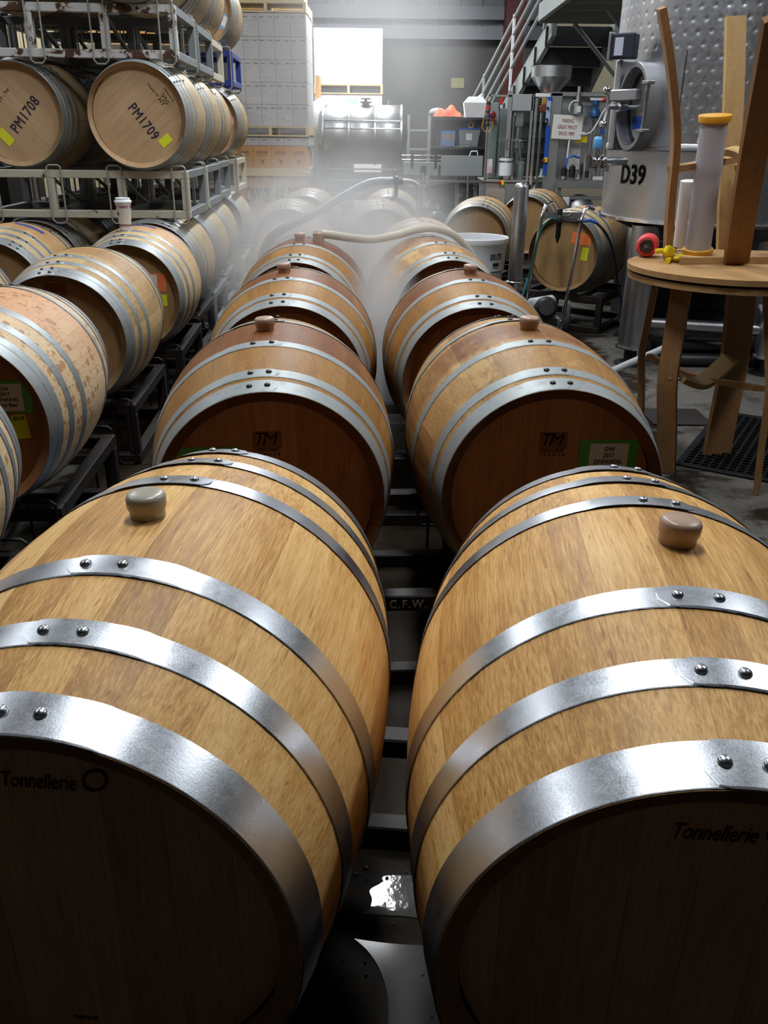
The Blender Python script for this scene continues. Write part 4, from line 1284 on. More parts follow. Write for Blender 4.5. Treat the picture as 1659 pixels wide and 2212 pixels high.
sub('hinge_lug', MB().cbox(-0.145, -0.125, 0.085, 0.15, 0.145, 0.200, 0.004).cbox(0.125, 0.145, 0.085, 0.15, 0.145, 0.200, 0.004), 'steel')
sub('spindle', MB().cyl((0.0, -0.06, 0.07), (0.0, -0.06, 0.32), 0.016, 14).cyl((0.0, -0.06, 0.17), (0.0, -0.06, 0.23), 0.028, 14), 'tank')
sub('handle_arm', MB().tube([(-0.085, -0.06, 0.335), (-0.04, -0.06, 0.318), (0.0, -0.06, 0.31), (0.045, -0.06, 0.318), (0.095, -0.06, 0.335)], 0.011, 10), 'steel')
sub('handle_ball', MB().sphere((-0.092, -0.06, 0.338), 0.026, 18, 12), 'steel_bright')
sub('handle_ball', MB().sphere((0.102, -0.06, 0.338), 0.026, 18, 12), 'steel_bright')
def patch(name, mat, a0, a1, z0, z1, off=0.004, th=0.006):
    m = MB()
    vs, fs = [], []
    k = 12
    for i in range(k+1):
        a = R_(a0+(a1-a0)*i/k)
        for r, z in ((TR+off, z0), (TR+off+th, z0), (TR+off+th, z1), (TR+off, z1)):
            vs.append((r*math.cos(a), r*math.sin(a), z))
    for i in range(k):
        for q in range(3):
            fs.append((i*4+q, (i+1)*4+q, (i+1)*4+q+1, i*4+q+1))
    fs.append((0, 1, 2, 3)); fs.append((k*4+3, k*4+2, k*4+1, k*4))
    m._add(vs, fs)
    return obj(name, m, mat, tk)
patch('manway_plate', 'tank', -168, -133, 1.435, 1.975)
# number on the shell
me = TXT['d39'].copy()
ac = R_(-154.3)
for v in me.vertices:
    a = ac+v.co.x/TR
    r = TR-0.0015+v.co.z
    v.co = (r*math.cos(a), r*math.sin(a), 1.265+v.co.y)
me.materials.append(M['ink'])
obj('lettering', me, None, tk)
# labels and thermostat
def on_tank(name, mat, px, py, wd, ht, z, parent=tk):
    p = at(px, py, 5.65)
    a = math.atan2(p.y-6.34, p.x-2.34)
    m = MB()
    vs, fs = [], []
    for i in range(7):
        q = a-wd/2/TR+wd/TR*i/6
        for zz in (z-ht/2, z+ht/2):
            vs.append(((TR+0.004)*math.cos(q), (TR+0.004)*math.sin(q), zz))
    for i in range(6):
        fs.append((2*i, 2*i+2, 2*i+3, 2*i+1))
    m._add(vs, fs)
    return obj(name, m, mat, parent)
on_tank('label_strip', 'paper', 1395, 122, 0.16, 0.020, 1.925)
tb_ = thing('thermostat', 'dark thermostat box with a pale face on the tank side', 'controller', at(1350, 100, 5.95), (0, 0, R_(-32)))
obj('case', MB().cbox(-0.075, 0.075, -0.045, 0.045, -0.070, 0.070, 0.008), plain('dark_navy_box', (0.02, 0.022, 0.04), 0.4), tb_)
obj('face_plate', MB().cbox(-0.050, 0.005, -0.049, -0.045, -0.055, 0.045, 0.002), plain('pale_face', (0.42, 0.45, 0.55), 0.4), tb_)
obj('bezel', MB().cbox(-0.092, -0.075, -0.05, 0.05, -0.078, 0.078, 0.004), 'steel', tb_)
# sample valve cluster
sv = thing('tank_valve', 'polished steel valve with a blue cap on the tank side', 'valve', at(1290, 350, 5.70))
obj('pipe', MB().cyl((0.02, 0.0, 0.0), (0.20, 0.10, 0.005), 0.024, 16), 'steel_bright', sv)
obj('flange', MB().cyl((0.015, -0.01, 0), (0.035, 0.0, 0), 0.040, 18).cyl((-0.06, -0.05, 0), (-0.04, -0.04, 0), 0.036, 18), 'steel_bright', sv)
obj('valve_body', MB().sphere((-0.012, -0.02, 0.0), 0.038, 16, 12), 'steel_bright', sv)
obj('valve_body', MB().cyl((-0.075, -0.055, -0.05), (-0.075, -0.055, 0.045), 0.020, 14), 'steel_bright', sv)
obj('stem', MB().cyl((-0.012, -0.02, 0.02), (-0.012, -0.02, 0.075), 0.017, 14).cyl((-0.012, -0.02, 0.05), (-0.012, -0.02, 0.058), 0.034, 16), 'steel_bright', sv)
obj('blue_cap', MB().lathe([(0.026, 0.075), (0.030, 0.085), (0.028, 0.125), (0.024, 0.14), (0.016, 0.146)], 16, Matrix.Translation((-0.012, -0.02, 0))), 'sky_blue', sv)
obj('drain', MB().cyl((-0.012, -0.02, -0.075), (-0.012, -0.02, -0.02), 0.014, 10).cyl((0.07, 0.025, -0.055), (0.07, 0.025, -0.01), 0.014, 10), 'steel_dull', sv)
# dark pipework under the tank
ps = thing('pipe_bundle', 'dark pipes and plastic lying in the shade under the tank', 'pipes', (2.6, 5.9, 0))
for i in range(6):
    y = 0.02+0.11*i
    obj('pipe', MB().cyl((-0.6+0.05*(i % 2), y, 0.05), (2.6, y, 0.05), 0.045, 10), 'dark_metal', ps)
for i in range(4):
    y = 0.075+0.11*i
    obj('pipe', MB().cyl((-0.5+0.07*(i % 3), y, 0.138), (2.6, y, 0.138), 0.045, 10), 'dark_metal', ps)
pb = thing('steel_cabinet', 'dark cabinet standing in the shade behind the stave table', 'cabinet', (3.0, 7.5, 0))
obj('carcass', MB().cbox(-0.9, 1.4, 0, 0.5, 0, 0.78, 0.01), 'dark_metal', pb)
obj('film_cover', MB().cbox(-0.7, 1.3, -0.06, 0.0, 0.1, 0.6, 0.03), 'skin_dark', pb)
fp = obj('floor_plate', MB().cbox(1.52, 1.86, 4.55, 4.85, 0.0005, 0.012, 0.003), 'rack_dark')
tag(fp, 'wet steel plate on the floor behind the stave table', 'plate')
t = thing('floor_pipe', 'thin grey pipe lying aslant on the floor behind the stave table', 'pipe', (0, 0, 0))
obj('pipe_run', MB().tube([at(1240, 840, 4.7), at(1348, 790, 5.05), at(1440, 750, 5.35)], 0.022, 10), 'grey_paint', t)

# ------------------------------------------------------------------ white bin
bn = thing('round_bin', 'white round plastic bin with black lettering behind the steaming barrels', 'bin', (0.770, 7.66, 0))
obj('bin_body', MB().lathe([(0.225, 0.0), (0.232, 0.01), (0.250, 0.42), (0.262, 0.425), (0.268, 0.62), (0.283, 0.640), (0.288, 0.655), (0.288, 0.685), (0.280, 0.692), (0.270, 0.688), (0.262, 0.64), (0.240, 0.30), (0.222, 0.03), (0.001, 0.03)], 48, None, True, True, False), 'white', bn)
wrap_text('brute', 'ink', bn, 0.545, 0.66, lambda z: 0.262+(z-0.425)*0.031+0.002)
m = MB()
for z0, z1, wd in ((0.468, 0.495, 0.070), (0.452, 0.458, 0.060)):
    vs, fs = [], []
    for i in range(7):
        a = 0.66+(-wd/2+wd*i/6)/0.265
        for zz in (z0, z1):
            r = 0.262+(zz-0.425)*0.031+0.003
            vs.append((r*math.sin(a), -r*math.cos(a), zz))
    for i in range(6):
        fs.append((2*i, 2*i+2, 2*i+3, 2*i+1))
    m._add(vs, fs)
obj('logo_bar', m, 'ink', bn)

# ------------------------------------------------------------------ hand truck with filter canister
ht = thing('hand_truck', 'steel tube hand truck carrying a pump and a regulator', 'hand truck', (0, 0, 0))
HY = 6.75
def hp(px, py, dy=0.0): return at(px, py, HY+dy)
r1 = [hp(1282, 452, 0.16), hp(1268, 449, 0.06), hp(1258, 466, 0.02), hp(1253, 490), hp(1240, 560, -0.02), hp(1225, 640, -0.03), hp(1214, 700, -0.03), hp(1208, 725, -0.02)]
r2 = [hp(1192, 437, 0.16), hp(1180, 442, 0.06), hp(1173, 458, 0.02), hp(1166, 490), hp(1153, 560, -0.02), hp(1136, 640, -0.03), hp(1126, 690, -0.03)]
obj('frame_tube', MB().tube(smooth_path(r1, 5), 0.0135, 10), 'steel_bright', ht)
obj('frame_tube', MB().tube(smooth_path(r2, 5), 0.0135, 10), 'steel_bright', ht)
a, b_ = hp(1172, 464, 0.015), hp(1258, 466, 0.015)
obj('cross_plate', MB().box(a.x, b_.x, a.y-0.004, a.y+0.004, a.z-0.028, a.z+0.020), 'steel', ht)
obj('cross_bar', MB().cyl(hp(1208, 478, -0.03), hp(1262, 478, -0.03), 0.009, 8), 'dark_metal', ht)
rg = hp(1208, 476, -0.05)
obj('regulator', MB().lathe([(0.012, 0.085), (0.020, 0.080), (0.020, 0.045), (0.014, 0.040), (0.024, 0.020), (0.026, -0.02), (0.020, -0.03), (0.020, -0.12), (0.014, -0.135), (0.004, -0.165)], 16, Matrix.Translation(rg)), 'black', ht)
obj('gauge', MB().lathe([(0.021, 0), (0.021, 0.014), (0.017, 0.016)], 18, Matrix.Translation(rg+Vector((0, -0.026, 0.005))) @ Matrix.Rotation(PI/2, 4, 'X')), 'dark_metal', ht)
obj('air_fitting', MB().tube([rg+Vector((0.03, 0, 0.03)), rg+Vector((0.06, -0.01, 0.028)), rg+Vector((0.085, -0.01, 0.045))], 0.008, 8), 'dark_metal', ht)
wl = at(1222, 690, 6.83); wl.z = 0.130
for c_, nm in ((wl, 'wheel'), (Vector((wl.x-0.30, wl.y+0.03, 0.130)), 'wheel')):
    Xw = Matrix.Translation(c_) @ Matrix.Rotation(R_(-12), 4, 'Z') @ Matrix.Rotation(PI/2, 4, 'Y')
    wo = obj(nm, MB().lathe([(0.075, -0.034), (0.118, -0.036), (0.127, -0.028), (0.130, -0.010), (0.130, 0.010), (0.127, 0.028), (0.118, 0.036), (0.075, 0.034)], 32, Xw), 'rubber', ht)
    obj('hub', MB().lathe([(0.078, -0.020), (0.078, 0.020), (0.03, 0.030), (0.012, 0.034)], 20, Xw), 'steel_dull', wo)
    for g in (-0.016, 0.0, 0.016):
        obj('tread_rib', MB().lathe([(0.129, g-0.004), (0.133, g-0.004), (0.133, g+0.004), (0.129, g+0.004)], 32, Xw, False, False, False), 'rubber', wo)
obj('axle', MB().cyl(wl, (wl.x-0.30, wl.y+0.03, 0.13), 0.012, 10), 'steel_dull', ht)
bx = Vector((1.06, 6.82, 0))
obj('toe_plate', MB().cbox(0.96, 1.40, 6.62, 6.92, 0.055, 0.067, 0.003), 'steel_dull', ht)
obj('pump_body', MB().lathe([(0.055, 0), (0.07, 0.02), (0.07, 0.20), (0.05, 0.22)], 20, Matrix.Translation((1.13, 6.80, 0.24)) @ Matrix.Rotation(R_(80), 4, 'Y')), 'grey_paint', ht)
obj('pump_base', MB().cbox(1.08, 1.38, 6.72, 6.88, 0.067, 0.18, 0.01), 'grey_paint', ht)
obj('motor_shroud', MB().lathe([(0.055, 0), (0.085, 0.01), (0.09, 0.10), (0.06, 0.13)], 24, Matrix.Translation((1.24, 6.70, 0.24)) @ Matrix.Rotation(R_(70), 4, 'X')), 'dark_metal', ht)
obj('pump_pedestal', MB().cbox(0.94, 1.08, 6.70, 6.84, 0.067, 0.40, 0.01), 'dark_metal', ht)
fc = thing('filter_canister', 'upright stainless filter canister with domed top on the hand truck', 'canister', (1.005, 6.765, 0.401))
obj('canister_body', MB().lathe([(0.046, 0.055), (0.0555, 0.060), (0.0555, 0.735), (0.052, 0.750), (0.040, 0.764), (0.020, 0.772), (0.001, 0.774)], 32), galv('brushed_canister', (0.50, 0.51, 0.53), 0.30, 0.05), fc)
obj('clamp_flange', MB().lathe([(0.064, 0.030), (0.068, 0.034), (0.068, 0.048), (0.064, 0.052), (0.050, 0.056)], 28), 'steel_bright', fc)
obj('outlet', MB().lathe([(0.04, 0.0), (0.04, 0.032)], 20).cyl((0, -0.03, 0.015), (0.0, -0.09, 0.015), 0.018, 12).cyl((-0.03, 0, 0.04), (-0.085, -0.01, 0.04), 0.012, 10), 'steel_dull', fc)
hs_ = thing('air_hose', 'green air hose hanging from the hand truck regulator', 'hose', (0, 0, 0))
obj('hose_run', MB().tube(smooth_path([rg+Vector((-0.025, -0.02, 0.01)), hp(1188, 474, -0.08), hp(1172, 492, -0.09), hp(1158, 530, -0.09), hp(1148, 575, -0.09), hp(1140, 600, -0.08)], 6), 0.0075, 8), 'hose_green', hs_)
obj('hose_run', MB().tube(smooth_path([hp(1140, 600, -0.08), hp(1133, 625, -0.08), hp(1126, 650, -0.07), hp(1120, 680, -0.05)], 6), 0.0085, 8), 'hose_teal', hs_)
hs2 = thing('air_line', 'dark blue air line looping down in front of the tagged barrel', 'hose', (0, 0, 0))
obj('hose_end', MB().tube([hp(1263, 478, -0.03), hp(1275, 476, -0.03), hp(1288, 482, -0.03)], 0.011, 8), 'blue', hs2)
obj('hose_run', MB().tube(smooth_path([hp(1288, 482, -0.03), hp(1306, 500, -0.05), hp(1320, 530, -0.06), hp(1329, 570, -0.06), hp(1334, 610, -0.08), hp(1345, 660, -0.10), hp(1358, 700, -0.10)], 6), 0.0085, 8), 'hose_navy', hs2)

# ------------------------------------------------------------------ steam wand and hoses
wd_ = thing('steam_wand', 'bent steel steam pipe with a valve standing in a barrel bung hole', 'steam wand', (0, 0, 0))
wpts = [Vector((0.212, 6.12, Z1+0.335)), Vector((0.212, 6.12, 1.10)), Vector((0.205, 6.12, 1.17)), Vector((0.165, 6.12, 1.197)), Vector((0.08, 6.11, 1.205))]
obj('wand_pipe', MB().tube(smooth_path(wpts, 5), 0.017, 12), 'steel_dull', wd_)
obj('valve_body', MB().sphere((0.055, 6.11, 1.20), 0.030, 14, 10).cyl((0.055, 6.11, 1.20), (0.055, 6.11, 1.10), 0.014, 10).cyl((0.02, 6.11, 1.203), (0.10, 6.11, 1.203), 0.023, 12), 'dark_metal', wd_)
obj('valve_lever', MB().cbox(0.047, 0.063, 6.06, 6.12, 1.225, 1.235, 0.002).tube([(0.055, 6.10, 1.23), (0.05, 6.07, 1.255), (0.045, 6.05, 1.275)], 0.006, 8), 'steel_bright', wd_)
obj('hose_tail', MB().cyl((0.055, 6.11, 1.10), (0.02, 6.10, 1.085), 0.016, 10), 'dark_metal', wd_)
dh = thing('steam_hose', 'dark smooth hose arching from the valve over the left middle row to the floor', 'hose', (0, 0, 0))
dpts = [(0.03, 6.11, 1.203), (-0.06, 6.10, 1.198), (-0.16, 6.05, 1.178), (-0.30, 5.85, 1.115), (-0.45, 5.55, 1.035), (-0.62, 5.33, 0.965), (-0.72, 5.33, 0.89), (-0.775, 5.335, 0.74), (-0.785, 5.335, 0.50), (-0.76, 5.335, 0.22), (-0.70, 5.335, 0.06), (-0.60, 5.335, 0.03)]
obj('hose_run', MB().tube(smooth_path(dpts, 8), 0.026, 14), 'hose_dark', dh)
wh = thing('cream_hose', 'thick cream hose sagging from one barrel bung over the next row', 'hose', (0, 0, 0))
wpt = [(-0.352, 4.69, 1.000), (-0.30, 4.70, 0.994), (-0.20, 4.75, 0.975), (-0.08, 4.83, 0.960), (0.05, 4.94, 0.972), (0.17, 5.04, 0.992), (0.29, 5.12, 0.990), (0.42, 5.20, 0.930), (0.54, 5.28, 0.78), (0.62, 5.34, 0.55), (0.66, 5.38, 0.25), (0.70, 5.5, 0.03), (0.78, 5.8, 0.03)]
obj('hose_run', MB().tube(smooth_path(wpt, 8), 0.0215, 14), 'hose_white', wh)
obj('bung_fitting', MB().lathe([(0.022, -0.05), (0.030, 0.0), (0.032, 0.045), (0.024, 0.052), (0.018, 0.060)], 20, Matrix.Translation((-0.366, 4.69, Z1+0.342))), 'bung_brown', wh)
obj('elbow', MB().tube([(-0.366, 4.69, Z1+0.38), (-0.366, 4.69, 0.998), (-0.335, 4.695, 1.000)], 0.020, 10), 'hose_white', wh)
bg = obj('loose_bung', bung_me.copy(), 'bung_brown', None, (-0.468, 4.69, Z1+0.3505))
bg.name = 'bung'
tag(bg, 'brown silicone bung set down on the steaming barrel beside the hose fitting', 'bung')
ch = thing('braided_hose', 'clear braided hose with a blue stripe on the floor behind the front barrel', 'hose', (0, 0, 0))
cpts = [(-0.60, 4.10, 0.03), (-0.80, 3.70, 0.03), (-0.86, 3.45, 0.035), (-0.92, 3.20, 0.06), (-1.00, 3.00, 0.10), (-1.04, 2.82, 0.10), (-1.02, 2.65, 0.06), (-0.95, 2.50, 0.03), (-0.85, 2.40, 0.03)]
obj('hose_run', MB().tube(smooth_path([(-0.72, 3.02, 0.20), (-0.82, 2.96, 0.19), (-0.925, 2.85, 0.165), (-0.985, 2.70, 0.13), (-1.00, 2.55, 0.09), (-0.97, 2.40, 0.04), (-0.90, 2.25, 0.035), (-0.8, 2.1, 0.035)], 8), 0.036, 14), 'hose_clear', ch)
obj('stripe', MB().tube(smooth_path([(-0.72, 3.00, 0.232), (-0.815, 2.94, 0.222), (-0.912, 2.835, 0.197), (-0.965, 2.69, 0.161), (-0.978, 2.55, 0.12), (-0.95, 2.40, 0.07)], 8), 0.0065, 8), 'blue', ch)
obj('hose_run', MB().tube(smooth_path([(-0.62, 2.92, 0.04), (-0.80, 2.90, 0.042), (-0.96, 2.92, 0.042), (-1.03, 2.99, 0.04), (-0.98, 3.08, 0.04), (-0.86, 3.14, 0.04)], 8), 0.036, 14), 'hose_clear', ch)
h3 = thing('floor_hose', 'grey hose bent on the floor between the left rows', 'hose', (0, 0, 0))
obj('hose_run', MB().tube(smooth_path([(-0.93, 5.10, 0.30), (-1.02, 5.10, 0.19), (-1.13, 5.10, 0.12), (-1.18, 4.98, 0.06), (-1.13, 4.88, 0.04), (-1.0, 4.84, 0.035), (-0.8, 4.85, 0.035)], 8), 0.026, 12), 'hose_clear', h3)
# ------------------------------------------------------------------ pallets of cartons
def pallet(label, x0, x1, y0, y1, z, h=0.14, mat='pallet', group='wooden pallets in the stacks'):
    t = thing('pallet', label, 'pallet', ((x0+x1)/2, (y0+y1)/2, z), group=group)
    w_, d = (x1-x0)/2, (y1-y0)/2
    for i in range(7):
        y = -d+0.05+(2*d-0.10)*i/6
        obj('deck_board', MB().box(-w_, w_, y-0.05, y+0.05, h-0.018, h), mat, t)
    for x in (-w_+0.02, 0, w_-0.02):
        obj('stringer', MB().box(x-0.02, x+0.02, -d, d, 0.018, h-0.018), mat, t)
    for y in (-d+0.05, 0, d-0.05):
        obj('bottom_board', MB().box(-w_, w_, y-0.05, y+0.05, 0, 0.018), mat, t)
    return t

carton_me = {}
def carton(label, group, x0, x1, y0, y1, z0, z1, mat, marks=None):
    w_, d, h = x1-x0, y1-y0, z1-z0
    t = thing('carton', label, 'carton', ((x0+x1)/2, (y0+y1)/2, z0), group=group)
    key = (round(w_, 3), round(d, 3), round(h, 3), mat)
    if key not in carton_me:
        carton_me[key] = MB().cbox(-w_/2+0.0012, w_/2-0.0012, -d/2+0.003, d/2-0.003, 0.0005, h-0.001, 0.0025).mesh('carton_body')
        carton_me[key].materials.append(M[mat])
    obj('carton_body', carton_me[key], None, t)
    if marks == 'print':
        for sx in (-0.3, 0.25):
            obj('print_mark', MB().box(sx*w_-0.03, sx*w_+0.03, -d/2+0.001, -d/2+0.003, h-0.05, h-0.038), 'ink_grey', t)
    return t

# stack A: three pallet loads on top of each other, left of the bright bay
AX0, AX1, AY = -2.16, -1.10, 12.70
AD = 1.0
pallet('pallet on the floor under the marked wrapped load', AX0, AX1, AY, AY+AD, 0.0)
ORD = ['first', 'second', 'third', 'fourth', 'fifth']
ROW = ['bottom', 'second', 'third', 'fourth', 'fifth']
G = 'brown cartons wrapped in film on the floor pallet'
for i in range(4):
    x0 = AX0+0.01+0.26*i
    for j in range(2):
        carton(f'{ORD[i]} carton from left in the {"lower" if j == 0 else "upper"} front row on the film-wrapped floor pallet', G, x0, x0+0.26, AY+0.02, AY+0.34, 0.142+0.40*j, 0.142+0.40*j+0.398, 'cream_card' if (i+j) % 3 == 0 else 'kraft')
pallet('pale pallet under the printed brown cartons', AX0, AX1, AY, AY+AD, 0.945, 0.10)
obj('edge_board', MB().box(AX0-0.53, AX1-0.53, -0.012, 0.0, 0.0, 0.105), 'pallet', bpy.data.objects['pallet.001'], (-(AX0+AX1)/2+0.53, -AD/2, 0))
G = 'printed brown cartons in the middle pallet load'
for i in range(4):
    x0 = AX0+0.02+0.255*i
    c = carton(f'brown wine carton with printed emblem, {ORD[i]} from left in the middle pallet load', G, x0, x0+0.255, AY+0.02, AY+0.35, 1.047, 1.335, 'kraft')
    lettering('carton', 'ink_brown', c, (0, -0.165, 0.205), (PI/2, 0, 0))
    lettering('carton2', 'ink_brown', c, (0, -0.165, 0.165), (PI/2, 0, 0))
    em = MB()
    em.tube([(-0.045, 0, 0.115), (-0.02, 0, 0.100), (0.0, 0, 0.098), (0.02, 0, 0.104), (0.04, 0, 0.112)], [0.002, 0.006, 0.008, 0.006, 0.002], 6).sphere((0, 0, 0.072), 0.014, 8, 6, (1, 0.2, 1.3))
    obj('emblem', em, 'ink_brown', c, (0, -0.163, 0))
G = 'white cartons between the brown cartons and the upper pallet'
for i in range(3):
    x0 = AX0+0.02+0.345*i
    carton(f'flat white carton, {ORD[i]} from left on top of the printed brown cartons', G, x0, x0+0.345, AY+0.03, AY+0.97, 1.337, 1.455, 'white_card', 'print')
pallet('pallet under the tall white cartons', AX0, AX1, AY, AY+AD, 1.457, 0.125)
G = 'white cartons in the tall wrapped upper load'
for j in range(5):
    for i in range(5):
        x0 = AX0+0.005+0.21*i
        carton(f'white carton, {ORD[i]} from left in the {ROW[j]} row of the tall wrapped load', G, x0, x0+0.21, AY+0.01, AY+0.33, 1.583+0.27*j, 1.583+0.27*j+0.269, 'white_card', 'print')
    for k in range(2):
        carton(f'white carton, aisle side, {ROW[j]} row, {ORD[k+1]} from front of tall wrapped load', G, AX1-0.216, AX1-0.006, AY+0.34+0.325*k, AY+0.66+0.325*k, 1.583+0.27*j, 1.583+0.27*j+0.269, 'white_card')
pallet('topmost pallet above the white cartons', AX0, AX1, AY, AY+AD, 2.94, 0.12)
for i in range(3):
    carton(f'cream carton, {ORD[i]} from left on the topmost pallet of the left stack', 'cream cartons on the topmost pallet', AX0+0.02+0.34*i, AX0+0.36+0.34*i, AY+0.02, AY+0.5, 3.062, 3.40, 'cream_card')
def wrap(label, x0, x1, y0, y1, z0, z1, mat):
    m = MB()
    n_ = 30
    rows = 14
    vs, fs = [], []
    rr = random.Random(int(z0*100))
    per = []
    for i in range(n_):
        t = i/n_*4
        s_, u = int(t), t-int(t)
        per.append([(x0+(x1-x0)*u, y0), (x1, y0+(y1-y0)*u), (x1-(x1-x0)*u, y1), (x0, y1-(y1-y0)*u)][s_])
    for j in range(rows+1):
        for (x, y) in per:
            k = rr.uniform(0.0, 0.008)
            vs.append((x+(k if x > (x0+x1)/2 else -k), y+(k if y > (y0+y1)/2 else -k), z0+(z1-z0)*j/rows))
    for j in range(rows):
        for i in range(n_):
            q = (i+1) % n_
            fs.append((j*n_+i, j*n_+q, (j+1)*n_+q, (j+1)*n_+i))
    m._add(vs, fs, True)
    o = obj('stretch_film', m, mat)
    tag(o, label, 'stretch film')
    return o
wrap('clear stretch film round the tall white cartons', AX0-0.012, AX1+0.012, AY-0.006, AY+AD+0.01, 1.50, 2.96, 'film')
wrap('clear stretch film round the printed brown cartons', AX0-0.012, AX1+0.012, AY-0.002, AY+AD+0.01, 1.03, 1.44, 'film_light')
fw = wrap('crumpled stretch film with black marker writing round the lowest load', AX0-0.014, AX1+0.014, AY-0.006, AY+AD+0.01, 0.10, 0.94, 'film_thick')
lettering('marker', 'ink', fw, ((AX0+AX1)/2+0.02, AY-0.018, 0.70), (PI/2, 0, 0))
tz = obj('loose_film', MB().tube(smooth_path([(AX1+0.02, AY-0.02, 1.36), (AX1+0.05, AY-0.03, 1.25), (AX1+0.03, AY-0.03, 1.12), (AX1-0.07, AY-0.04, 1.02), (AX1+0.04, AY-0.03, 0.95), (AX1-0.15, AY-0.03, 0.90)], 6), 0.022, 8), 'film_thick', fw)

# stack B: bright white loads behind the horizontal tank
BX0, BX1, BY = -1.20, -0.10, 15.0
pallet('floor pallet of the bright white stack', BX0, BX1, BY, BY+1.0, 0.0)
G = 'lower white cartons of the bright stack'
for j in range(5):
    for i in range(3):
        x0 = BX0+0.01+0.36*i
        carton(f'white carton, {ORD[i]} from left in the {ROW[j]} row below the bright stack pallet', G, x0, x0+0.36, BY+0.01, BY+0.98, 0.142+0.388*j, 0.142+0.388*j+0.386, 'bright_card')
obj('green_panel', MB().box(BX0+0.48, BX0+0.70, BY-0.004, BY+0.008, 1.72, 2.02), 'green_soft')
tag(bpy.data.objects['green_panel'], 'pale green card stuck on the bright white stack', 'card')
pallet('upper pallet of the bright white stack', BX0, BX1, BY, BY+1.0, 2.085, 0.14)
G = 'upper white cartons of the bright stack'
for j in range(2):
    for i in range(3):
        x0 = BX0+0.01+0.36*i
        carton(f'bright white carton, {ORD[i]} from left in the {["lower", "upper"][j]} row above the bright stack pallet', G, x0, x0+0.36, BY+0.01, BY+0.98, 2.227+0.39*j, 2.227+0.39*j+0.388, 'bright_card')
# stack C: narrow gap between the two, brown and red
C_ = carton('tall brown carton standing in the gap behind the left pallet stack', None, -1.115, -1.055, 14.2, 14.6, 0.0, 2.3, 'kraft')

# loads half seen behind the rack stack on the left
def load(label_c, group, x0, n_, y0, z0, nz, mat, w_=0.40, h=0.34):
    for j in range(nz):
        for i in range(n_):
            carton(f'{label_c}, {ORD[i]} from left in the {ROW[j]} row', group, x0+w_*i, x0+w_*(i+1), y0, y0+0.5, z0+h*j, z0+h*j+h, mat)
for k, (x0, n_, y0, z0, nz, mat, lab) in enumerate([
        (-4.80, 3, 11.4, 0.142, 3, 'cream_card', 'cream carton in the low load behind the racks'),
        (-4.80, 3, 11.4, 1.305, 4, 'cream_card', 'cream carton in the upper load behind the racks'),
        (-3.45, 2, 11.2, 0.142, 4, 'white_card', 'white carton in the low load behind the racks'),
        (-3.45, 2, 11.2, 1.646, 3, 'kraft', 'brown carton high behind the racks')]):
    load(lab, lab.replace('carton', 'cartons'), x0, n_, y0, z0, nz, mat)
pallet('pallet under the cream cartons behind the racks', -4.82, -3.58, 11.4, 12.3, 0.0)
pallet('upper pallet of the cream cartons behind the racks', -4.82, -3.58, 11.4, 12.3, 1.163)
pallet('pallet under the white cartons behind the racks', -3.47, -2.63, 11.2, 12.1, 0.0)
pallet('upper pallet of the cartons behind the racks', -3.47, -2.63, 11.2, 12.1, 1.503)
cb = thing('dark_drum', 'black plastic-wrapped load on the floor behind the left barrels', 'wrapped load', (-4.0, 8.6, 0))
obj('wrapped_body', MB().cbox(-0.55, 0.55, -0.5, 0.5, 0.0, 1.25, 0.06), 'black', cb)
obj('cover_top', MB().cbox(-0.57, 0.57, -0.52, 0.52, 1.25, 1.36, 0.04), 'skin_dark', cb)
cb.name = 'wrapped_load'

# ------------------------------------------------------------------ horizontal stainless tank on its stand
hx0, hx1, hy, hz, hr = -0.93, 0.18, 13.40, 1.49, 0.395
t = thing('drum_tank', 'stainless horizontal tank in three ringed sections on a dark stand', 'tank', (0, 0, 0))
Xh = Matrix.Translation((hx0, hy, hz)) @ Matrix.Rotation(PI/2, 4, 'Y')
Lh = hx1-hx0
for k in range(3):
    a, b_ = Lh*k/3, Lh*(k+1)/3
    obj('section', MB().lathe([(hr-0.01, a+0.006), (hr, a+0.02), (hr, b_-0.02), (hr-0.01, b_-0.006)], 56, Xh), 'steel', t)
for a in (0, Lh/3, 2*Lh/3, Lh):
    obj('ring', MB().lathe([(hr-0.02, a-0.012), (hr+0.012, a-0.012), (hr+0.012, a+0.012), (hr-0.02, a+0.012)], 56, Xh), 'steel', t)
obj('end_dish', MB().lathe([(hr-0.01, 0.0), (hr*0.7, -0.07), (0.01, -0.10)], 48, Xh), 'steel', t)
obj('end_dish', MB().lathe([(hr-0.01, 0.0), (hr*0.7, 0.07), (0.01, 0.10)], 48, Xh @ Matrix.Translation((0, 0, Lh))), 'steel', t)
obj('top_fitting', MB().lathe([(0.05, 0), (0.05, 0.03), (0.08, 0.035), (0.08, 0.05), (0.02, 0.055), (0.02, 0.08), (0.07, 0.082), (0.07, 0.095)], 20, Matrix.Translation((-0.33, hy-0.10, hz+hr-0.015))), 'dark_metal', t)
obj('top_fitting', MB().cyl((0.0, hy, hz+hr-0.01), (0.0, hy, hz+hr+0.06), 0.02, 10), 'steel', t)
for dz in (0.10, 0.20):
    obj('side_rail', MB().cyl((hx0+0.02, hy-hr*0.985+0.0, hz+dz-0.02), (hx1-0.02, hy-hr*0.985+0.0, hz+dz-0.02), 0.010, 8), 'steel_bright', t)
for x in (hx0+0.14, hx1-0.14):
    obj('saddle', MB().box(x-0.05, x+0.05, hy-0.33, hy+0.33, 0.95, 1.16), 'dark_metal', t)
    for y in (hy-0.30, hy+0.30):
        obj('stand_leg', MB().box(x-0.04, x+0.04, y-0.04, y+0.04, 0.0, 0.95), 'dark_metal', t)
